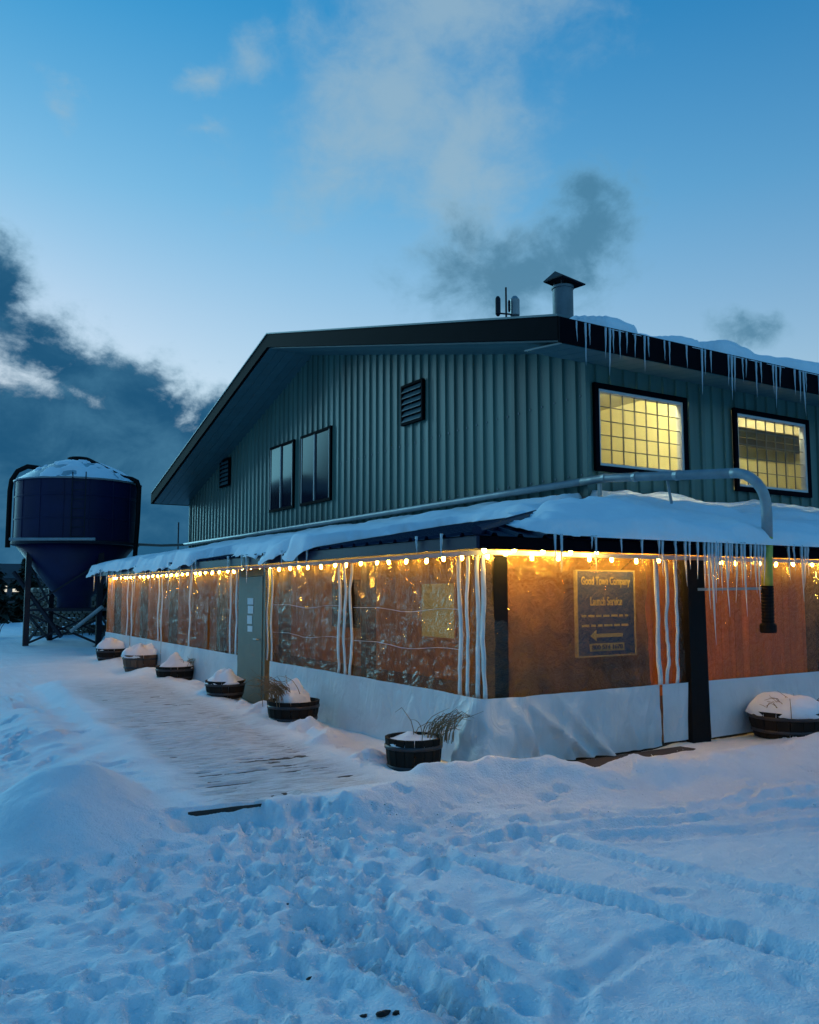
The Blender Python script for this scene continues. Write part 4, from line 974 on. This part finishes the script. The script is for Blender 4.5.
string([(3.2, .2, 2.1)], 'string of warm bulbs inside the right panels by the black post', b2, 2.045)
b3 = [(.8, 1.0+1.9*i) for i in range(8)]

# ------------------------------------------------------------------ grain fill pipe
fp = thing('fill_pipe', (X1-.15, 22.8, 3.35), 'long grey pipe along the barn bending down to a black hose end', 'pipe')
px = X1-.14
run = [(px, 23.3, 3.36), (px, 16, 3.36), (px, 10, 3.36), (px, 5, 3.37), (px, 2.95, 3.37)]
MB().tube(run, .06, 12).build('wall_run', M['pipe'], fp, True)
MB().tube([(px, 2.97, 3.37), (px-.005, 2.7, 3.37), (px-.03, 2.45, 3.365), (3.79, .05, 3.13)], .062, 12).build('outrigger', M['pipe'], fp, True)
bend = []
for i in range(10):
    t = i/9*PI/2; bend.append((3.79+.05*i/9, .05-.42*math.sin(t), 3.13-.42*(1-math.cos(t))))
bend += [(3.84, -.375, 2.6), (3.825, -.377, 2.32)]
MB().tube([(3.825, -.377, 2.325), (3.80, -.38, 2.05), (3.78, -.385, 1.74)], .0635, 14).build('painted_section', M['yellow'], fp, True)['label'] = 'yellow painted lower pipe section'
MB().tube(bend, .062, 14).build('drop', M['pipe'], fp, True)
hp = []; hr = []
for i in range(25):
    z = 1.76-.44*i/24; hp.append((3.78-.012*i/24, -.385, z)); hr.append(.066 if i % 2 else .074)
MB().tube(hp, hr, 14).build('hose', M['black'], fp)
MB().lathe([(.085, 0), (.095, .02), (.095, .09), (.08, .11)], (3.768, -.385, 1.22), 16).build('coupling', M['black'], fp)
for a in (.0, .28, .62): 
    q = Vector((px-.03, 2.45, 3.365)).lerp(Vector((3.79, .05, 3.13)), a)
    MB().tube([q+Vector((.01, .04, .003)), q+Vector((-.01, -.04, -.003))], .07, 12).build('clamp', M['pipe'], fp)
MB().bar((px, 2.6, 3.30), (px, 2.6, 3.08), .05).build('stand', M['pipe'], fp)
MB().bar((3.95, 1.2, 3.22), (3.80, 1.0, 2.85), .03).build('brace', M['pipe'], fp)
MB().bar((2.98, -.05, 1.72), (3.78, -.36, 1.73), .03).build('guy_bar', M['pipe'], fp)

# ------------------------------------------------------------------ silo
SC = (.26, 22.12); SR_ = 1.86
silo = thing('grain_silo', (SC[0], SC[1], 0), 'dark blue grain silo on braced legs with snow on its conical roof', 'silo')
MB().lathe([(SR_, 3.22), (SR_, 3.9), (SR_+.015, 3.91), (SR_+.015, 3.95), (SR_, 3.96), (SR_, 4.6), (SR_+.015, 4.61), (SR_+.015, 4.65), (SR_, 4.66), (SR_, 5.16)], (*SC, 0), 128).build('tank', M['silo'], silo, False)
MB().lathe([(SR_+.05, 5.12), (SR_+.05, 5.16), (1.35, 5.52), (.85, 5.74), (.32, 5.88), (.32, 5.90)], (*SC, 0), 64).build('conical_roof', M['silo_roof'], silo, False)
MB().lathe([(.36, 5.86), (.36, 5.99), (.30, 6.02), (.0, 6.04)], (*SC, 0), 20).build('lid', M['black'], silo)
MB().lathe([(SR_-.01, 3.22), (.62, 1.62), (.52, 1.52), (.52, 1.2)], (*SC, 0), 40).build('hopper', M['silo'], silo, True)
MB().lathe([(SR_+.03, 3.15), (SR_+.06, 3.17), (SR_+.06, 3.24), (SR_+.03, 3.26)], (*SC, 0), 48).build('ring_beam', M['steel_dark'], silo)
legs = []
for k in range(4):
    a = math.radians(18+90*k); legs.append((SC[0]+1.52*math.cos(a), SC[1]+1.52*math.sin(a)))
for lx, ly in legs:
    MB().bar((lx, ly, -.1), (lx, ly, 3.3), .16).build('leg', M['steel_dark'], silo)
    MB().box(lx-.16, lx+.16, ly-.16, ly+.16, -.05, .05).build('foot', M['steel_dark'], silo)
for k in range(4):
    a, b = legs[k], legs[(k+1) % 4]
    MB().bar((*a, 1.15), (*b, 1.15), .08).build('brace', M['steel_dark'], silo)
    MB().bar((*a, .12), (*b, 1.05), .06).build('brace', M['steel_dark'], silo)
    MB().bar((*b, .12), (*a, 1.05), .06).build('brace', M['steel_dark'], silo)
    MB().bar((*a, 1.2), (*b, 2.6), .05).build('brace', M['steel_dark'], silo)
rt = Vector((.851, -.526, 0)); fw = Vector((.524, .847, 0))
def sp(r, d, z): return (SC[0]+rt.x*r+fw.x*d, SC[1]+rt.y*r+fw.y*d, z)
# fill pipe on the left, down pipe on the right
MB().tube([sp(-2.06, -.3, 3.1), sp(-2.06, -.3, 4.9), sp(-2.02, -.3, 5.25), sp(-1.85, -.28, 5.55), sp(-1.55, -.25, 5.70), sp(-1.25, -.2, 5.66), sp(-.9, -.15, 5.58)], .08, 10).build('fill_pipe', M['black'], silo, True)
MB().tube([sp(.45, -.4, 5.88), sp(1.1, -.45, 5.55), sp(1.55, -.45, 5.32), sp(1.85, -.4, 5.27), sp(2.0, -.35, 5.20), sp(2.06, -.3, 5.0), sp(2.04, -.3, 3.9), sp(1.98, -.3, 2.7)], .075, 10).build('down_pipe', M['black'], silo, True)
MB().tube([sp(-1.2, -2.02, 3.26), sp(1.35, -2.02, 3.26)], .045, 8).build('rail', M['pipe'], silo)
MB().tube([sp(-1.5, -1.0, 2.3), sp(.15, -1.3, .35)], .07, 8).build('auger', M['steel_dark'], silo)
MB().tube([sp(.4, -1.2, .5), sp(1.4, -1.4, 1.25)], .06, 8).build('chute', M['pipe'], silo)
MB().tube([(px, 23.28, 3.36), (3.2, 23.0, 3.3), (1.8, 22.2, 3.28)], .05, 8).build('feed_pipe', M['pipe'], silo)
for k in range(16):
    a = 2*PI*k/16; cx0, cy0 = SC[0]+(SR_+.008)*math.cos(a), SC[1]+(SR_+.008)*math.sin(a)
    MB().tube([(cx0, cy0, 3.26), (cx0, cy0, 5.12)], .014, 5).build('panel_seam', M['silo'], silo)
for s_ in (-.2, .2):
    MB().tube([sp(.75+s_, -1.86, 3.2), sp(.75+s_, -1.86, 5.3)], .018, 5).build('ladder_rail', M['steel_dark'], silo)
for k in range(7):
    MB().tube([sp(.55, -1.86, 3.35+.28*k), sp(.95, -1.86, 3.35+.28*k)], .014, 5).build('ladder_rung', M['steel_dark'], silo)
# snow on the silo roof
def silo_snow():
    n, k = 110, 28; vs_, fs = [], []; a0, a1 = math.radians(190), math.radians(420)
    for i in range(n+1):
        a = a0+(a1-a0)*i/n
        for j in range(k+1):
            r = .36+(SR_+.10-.36)*j/k; z = float(np.interp(r, [.32, .85, 1.35, SR_+.05], [5.88, 5.74, 5.52, 5.16]))
            e = min(1, min(i, n-i)/5)*min(1, (k-j)/2+.35)*min(1, j/2+.3)
            vs_.append((SC[0]+r*math.cos(a), SC[1]+r*math.sin(a), z-.03+e*.085*float(sstep(-.25, .12, fbm(np.array(a*3.2), np.array(r*2.4), 3, 9)+.22*math.cos(a-math.radians(310))))))
    for i in range(n):
        for j in range(k): fs.append((i*(k+1)+j, i*(k+1)+j+1, (i+1)*(k+1)+j+1, (i+1)*(k+1)+j))
    o = MB().add(vs_, fs).build('silo_snow', M['snow_roof'], None, True); tag(o, 'thin snow on the conical silo roof', kind='stuff')
silo_snow()

# ------------------------------------------------------------------ planters
def blades(mb, cx, cy, z, n, L_, lean, seed, spread=.08):
    r = random.Random(seed)
    for i in range(n):
        a = lean+r.gauss(0, .75); l = L_*r.uniform(.6, 1.2); w = .0048; x0, y0 = cx+r.gauss(0, spread), cy+r.gauss(0, spread)
        pts = []
        for k in range(6):
            t = k/5; h = l*(t*1.15-.60*t*t*r.uniform(.8, 1.3)); o = l*.62*t*t
            pts.append(Vector((x0+math.cos(a)*o, y0+math.sin(a)*o, z+h)))
        mb.tube(pts, [w, w, w, w*.8, w*.6, w*.3], 3)
def planter(x, y, r, h, label, mt='pot', cap=.16, capr=.9, grass=None, seed=0, tilt=0.0, cone=False, z=None, oval=1.0, rough=1.1):
    z = gz(x, y)-.10 if z is None else z
    t = thing('planter', (x, y, z), label, 'planter', 'snow-capped planters along the enclosure')
    n = 18
    # staves
    for k in range(n):
        a0, a1 = 2*PI*k/n+.012, 2*PI*(k+1)/n-.012; mb = MB(); vs_ = []
        for zz, rr in ((0, r*.84), (h*.5, r*.95), (h, r)):
            for rad in (rr, rr-.03):
                for a in (a0, a1): vs_.append((x+rad*math.cos(a), y+oval*rad*math.sin(a), z+zz))
        fs = []
        for i in range(2):
            o = i*4; fs += [(o, o+1, o+5, o+4), (o+3, o+2, o+6, o+7), (o+2, o, o+4, o+6), (o+1, o+3, o+7, o+5)]
        fs += [(8, 9, 11, 10), (0, 2, 3, 1)]
        mb.add(vs_, fs); mb.build('stave', M[mt], t)
    for zz, rr in ((h*.28, r*.905), (h*.78, r*.98)):
        m_ = MB(); m_.lathe([(rr+.001, zz-.018), (rr+.007, zz-.016), (rr+.007, zz+.016), (rr+.001, zz+.018)], (0, 0, 0), 24)
        m_.v = [(x+a, y+b*oval, z+c) for a, b, c in m_.v]; m_.build('hoop', M['hoop'], t, True)
    m_ = MB(); m_.lathe([(0.01, h*.80), (r-.035, h*.82)], (0, 0, 0), 20); m_.v = [(x+a, y+b*oval, z+c) for a, b, c in m_.v]; m_.build('soil', M['dirt'], t)
    # snow cap
    k, m2 = 12, 28; vs_ = []; fs = []
    for i in range(k+1):
        q = i/k
        for j in range(m2):
            a = 2*PI*j/m2; nz = float(fbm(np.array(math.cos(a)*1.5*q+seed), np.array(math.sin(a)*1.5*q+seed*.3), 3, seed+400))
            rad = r*capr*q*(1+.28*nz)
            prof = (1-q**1.25) if cone else max(0, 1-q*q)**.62
            vs_.append((x+rad*math.cos(a)+tilt*(1-q)*.25, y+oval*rad*math.sin(a), z+h*.90+.72*cap*prof*(1+rough*nz)+.012*math.sin(5*a+seed)*q))
    for j in range(m2): vs_.append((x+r*capr*.98*math.cos(2*PI*j/m2), y+oval*r*capr*.98*math.sin(2*PI*j/m2), z+h*.82))
    for i in range(k+1):
        for j in range(m2): fs.append((i*m2+j, i*m2+(j+1) % m2, (i+1)*m2+(j+1) % m2, (i+1)*m2+j))
    MB().add(vs_, fs).build('snow_cap', M['snow_roof'], t, True)
    if grass:
        gx, gy, nn, L_, lean = grass; mb = MB(); blades(mb, x+gx, y+gy, z+h*.85, nn, L_, lean, seed); mb.build('dry_grass', M['grass'], t)
    return t
planter(-.68, .22, .27, .36, 'black barrel planter with flat snow top and dry grass, nearest the corner', cap=.06, capr=1.0, grass=(.20, -.08, 60, .42, -.55), seed=1, z=.0)
planter(-.50, 3.35, .33, .30, 'dark planter with round snow lump and drooping grass tuft near the door', cap=.30, capr=.72, grass=(-.14, -.04, 80, .55, 2.9), seed=2, tilt=.35)
planter(-.48, 5.9, .30, .26, 'planter with peaked snow cap directly in front of the door', cap=.24, capr=1.0, seed=3, cone=True)
planter(-.28, 9.15, .36, .28, 'dark planter with peaked snow cap and twigs, just beyond the door', cap=.30, capr=.9, grass=(.2, -.2, 24, .35, -.8), seed=4, cone=True)
planter(-.25, 11.65, .40, .36, 'brown barrel planter with domed snow cap, second from the far end', 'pot2', cap=.24, capr=.98, seed=5)
planter(-.22, 14.4, .40, .30, 'small dark planter with low snow cap at the far end of the row', cap=.24, capr=.95, seed=6)
planter(3.98, -.42, .42, .30, 'wide planter under a big snow mound beside the black post', cap=.30, capr=.98, grass=(-.22, -.12, 22, .34, 1.2), seed=7, tilt=.2, z=.04, rough=.35)
# twigs sticking out of the right planter
mb = MB(); blades(mb, 4.28, -.66, .34, 26, .22, -.6, 77, .07); o = mb.build('dead_leaves', M['pot'], None); tag(o, 'dark withered plant drooping over the right planter rim', 'plant')

# ------------------------------------------------------------------ background
def spruce(x, y, h, r, label, seed):
    rr = random.Random(seed); z0 = -.2
    t = thing('spruce_tree', (x, y, z0), label, 'tree', 'spruce trees behind the silo')
    MB().tube([(x, y, z0), (x, y, z0+h*.5), (x, y, z0+h*.98)], [h*.022, h*.014, .01], 7).build('trunk', M['bark'], t)
    mb = MB(); n = int(150+h*50)
    for i in range(n):
        q = rr.random()**.8; zz = z0+h*(.06+.93*q); R_ = r*(1-q)**.85*(1+.25*math.sin(q*40+seed))+.06
        a = rr.uniform(0, 2*PI); L_ = R_*rr.uniform(.55, 1.08); w = .10+.16*L_; d = Vector((math.cos(a), math.sin(a), 0)); s = Vector((-d.y, d.x, 0))
        p0 = Vector((x, y, zz)); droop = -.35*L_
        p1 = p0+d*L_*.55+Vector((0, 0, droop*.3)); p2 = p0+d*L_+Vector((0, 0, droop))
        mb.add([p0+d*L_*.1, p1+s*w, p2, p1-s*w, p1+Vector((0, 0, -w*.8))], [(0, 1, 2, 3), (0, 4, 2)])
        for e in range(2):
            c = p0+d*L_*rr.uniform(.3, 1.0)+Vector((0, 0, droop*.5)); u = Vector((rr.gauss(0, 1), rr.gauss(0, 1), rr.gauss(-.4, .6))).normalized()*.16*(1+h*.05); v = u.cross(Vector((rr.random(), rr.random(), rr.random()))).normalized()*.06*(1+h*.05)
            mb.add([c-v, c+u, c+v], [(0, 1, 2)])
    mb.build('crown', M['needle'], t)
trees = [(2.5, 27, 3.2, 1.3, 'low dark spruce between silo and enclosure'), (3.2, 31, 3.6, 1.5, 'dark spruce behind the silo, next to the barn corner'), (-.3, 40, 3.6, 1.6, 'dark spruce directly behind the silo hopper'),
         (-2.2, 46, 3.8, 1.8, 'dark spruce left of the silo legs'), (1.8, 45, 4.0, 1.7, 'dark spruce behind the right silo legs'), (5.2, 52, 4.2, 1.8, 'distant spruce right of the silo above the roof edge'),
         (-4.0, 60, 4.6, 2.0, 'dark spruce at the left edge of the photo'), (0.5, 62, 5.0, 2.1, 'distant spruce behind the silo row'), (8.0, 70, 5.0, 2.2, 'farthest spruce beside the barn corner')]
for i, (x, y, h, r, lb) in enumerate(trees): spruce(x, y, h, r, lb, 300+i)
# far wooded ridge
def ridge():
    n = 220; vs_, fs = [], []
    for i in range(n+1):
        a = math.radians(-75+200*i/n); R0 = 330+20*math.sin(i*.2)
        h = 5.5+3.5*float(fbm(np.array(i*.05), np.array(0.), 3, 501))+1.6*float(fbm(np.array(i*.9), np.array(3.), 2, 511))
        for R_, z in ((R0, -1), (R0+2, h*.85), (R0+8, h), (R0+60, h*1.2), (R0+90, -1)): vs_.append((R_*math.sin(a), R_*math.cos(a), z))
    for i in range(n):
        for j in range(4): fs.append((i*5+j, (i+1)*5+j, (i+1)*5+j+1, i*5+j+1))
    o = MB().add(vs_, fs).build('hills', M['hill'], None); tag(o, 'dark wooded ridge along the horizon', kind='structure')
ridge()
# distant house with lit windows at the left edge
hx, hy = 8.0, 120.0
hs = thing('distant_house', (hx, hy, 0), 'low dark distant building with a row of lit windows', 'house')
MB().box(hx-7, hx+9, hy, hy+6, -.5, 3.6).build('wall', M['house'], hs)
MB().prism([(hy-.5, 3.55), (hy+6.5, 3.55), (hy+3, 5.6)], 0, hx-7.4, hx+9.4).build('roof', M['house'], hs)
for k in range(6): MB().box(hx-5.5+k*1.5, hx-4.7+k*1.5, hy-.06, hy-.01, 1.7, 2.5).build('window', M['far_lit'], hs)
# firewood stack behind the silo legs
fwx, fwy = .75, 27.2
fs_ = thing('firewood_stack', (fwx, fwy, 0), 'stack of split firewood seen between the silo legs', 'firewood')
lm = MB().tube([(0, -.4, 0), (0, .4, 0)], .09, 7).mesh('log'); lm.materials.append(M['log'])
for rI in range(12):
    for cI in range(13):
        o = link('log', lm, fs_); s = random.uniform(.75, 1.08); o.location = (fwx-1.1+cI*.185+(.09 if rI % 2 else 0)+random.uniform(-.02, .02), fwy+random.uniform(-.06, .06), .02+rI*.158); o.scale = (s, 1, s); o.rotation_euler = (0, random.uniform(0, 6), 0)
def shrub(x, y, h, label, seed):
    r = random.Random(seed); t = thing('shrub', (x, y, 0), label, 'shrub', 'bare shrubs by the silo'); mb = MB()
    for i in range(70):
        a = r.uniform(0, 2*PI); l = h*r.uniform(.5, 1.1); o = l*r.uniform(.2, .8); x0, y0 = x+r.gauss(0, .25), y+r.gauss(0, .25)
        mb.tube([(x0, y0, -.1), (x0+math.cos(a)*o*.4, y0+math.sin(a)*o*.4, l*.6), (x0+math.cos(a)*o, y0+math.sin(a)*o, l)], [.02, .015, .006], 3)
    mb.build('stems', M['bark'], t)
    k, m2 = 6, 14; vs_ = []
    for i in range(k+1):
        q = i/k
        for j in range(m2):
            a = 2*PI*j/m2; vs_.append((x+.5*h*q*math.cos(a)*(1+.3*r.random()), y+.5*h*q*math.sin(a), h*.62+.16*(1-q*q)+.05*r.random()))
    MB().add(vs_, [(i*m2+j, i*m2+(j+1) % m2, (i+1)*m2+(j+1) % m2, (i+1)*m2+j) for i in range(k) for j in range(m2)]).build('snow_cap', M['snow_roof'], t, True)
for i, (x, y, h, lb) in enumerate(((-2.6, 24.5, 1.0, 'snow-topped bare shrub left of the silo legs'), (-1.9, 27.5, 1.1, 'snow-topped bare shrub behind the left silo leg'), (-3.0, 29, 1.0, 'snow-topped bare shrub at the left edge of the photo'), (1.9, 25.6, .8, 'low bare shrub behind the right silo leg'))): shrub(x, y, h, lb, 600+i)
# whip antenna beyond the roof edge
mp_ = MB().tube([(6.9, 33.5, 0), (6.9, 33.5, 5.0)], .035, 6).build('pole', M['steel_dark'], None); tag(mp_, 'thin pole rising beyond the enclosure roof left of the barn', 'pole')
# dirt clods kicked up on the snow in front
for i, (x, y, s, lb) in enumerate(((-3.16, -3.52, .024, 'largest dark dirt clod on the snow at the bottom edge'), (-3.11, -3.545, .017, 'dirt clod right of the largest one at the bottom edge'), (-3.22, -3.47, .012, 'dirt clod left of the largest one at the bottom edge'), (-3.28, -3.09, .012, 'small dark clod on the snow above the bottom edge'), (-3.0, -2.2, .009, 'tiny dark twig-like clod on the trampled snow'))):
    r = random.Random(900+i); mb = MB(); vs_ = []
    z = gz(x, y)+.004
    prof = [(.15, -.6), (.8, -.3), (1.0, .1), (.7, .5), (.2, .75)]
    for q, zz in prof:
        for j in range(8):
            a = 2*PI*j/8; k = r.uniform(.45, 1.5); vs_.append((x+s*1.5*q*k*math.cos(a), y+s*q*k*math.sin(a), z+s*.6*zz))
    mb.add(vs_, [(a*8+j, a*8+(j+1) % 8, (a+1)*8+(j+1) % 8, (a+1)*8+j) for a in range(4) for j in range(8)]+[list(range(8))[::-1], list(range(32, 40))]); tag(mb.build('dirt_clod', M['dirt'], None), lb, 'clod', 'dirt clods on the snow')

# crumbs of broken snow lying on the trodden part
def crumbs():
    r = random.Random(55); mb = MB(); pts = []
    for i in range(3400):
        if i % 3: x, y = r.uniform(-4.7, -1.6), r.uniform(-3.9, .3)
        elif i % 2: x, y = r.gauss(-.9, .35), r.uniform(.2, 6.5)
        else: x, y = r.uniform(-1.5, 4), -1.1+r.gauss(0, .5)
        pts.append((x, y))
    Z = ground_z(np.array([[p[0] for p in pts]]), np.array([[p[1] for p in pts]]))[0]
    for (x, y), z in zip(pts, Z):
        if -.2 < deck_uv(x, y)[0] < DECK_W+.1 and -.4 < deck_uv(x, y)[1] < DECK_L and r.random() < .9: continue
        if math.hypot((x+3.85)/.7, (y+.05)/.9) < 1: continue
        s = r.uniform(.004, .011)*(1.7 if r.random() < .08 else 1)
        v = [(x+s*a*r.uniform(.6, 1.4), y+s*b*r.uniform(.6, 1.4), z-.004+s*c*r.uniform(.5, 1.1)) for a, b, c in ((1, 0, 0), (0, 1, 0), (-1, 0, 0), (0, -1, 0), (0, 0, 1), (0, 0, -1))]
        mb.add(v, [(0, 1, 4), (1, 2, 4), (2, 3, 4), (3, 0, 4), (1, 0, 5), (2, 1, 5), (3, 2, 5), (0, 3, 5)])
    tag(mb.build('snow_crumbs', M['snow_roof'], None, True), 'crumbs of broken snow scattered over the trampled yard', kind='stuff')
crumbs()
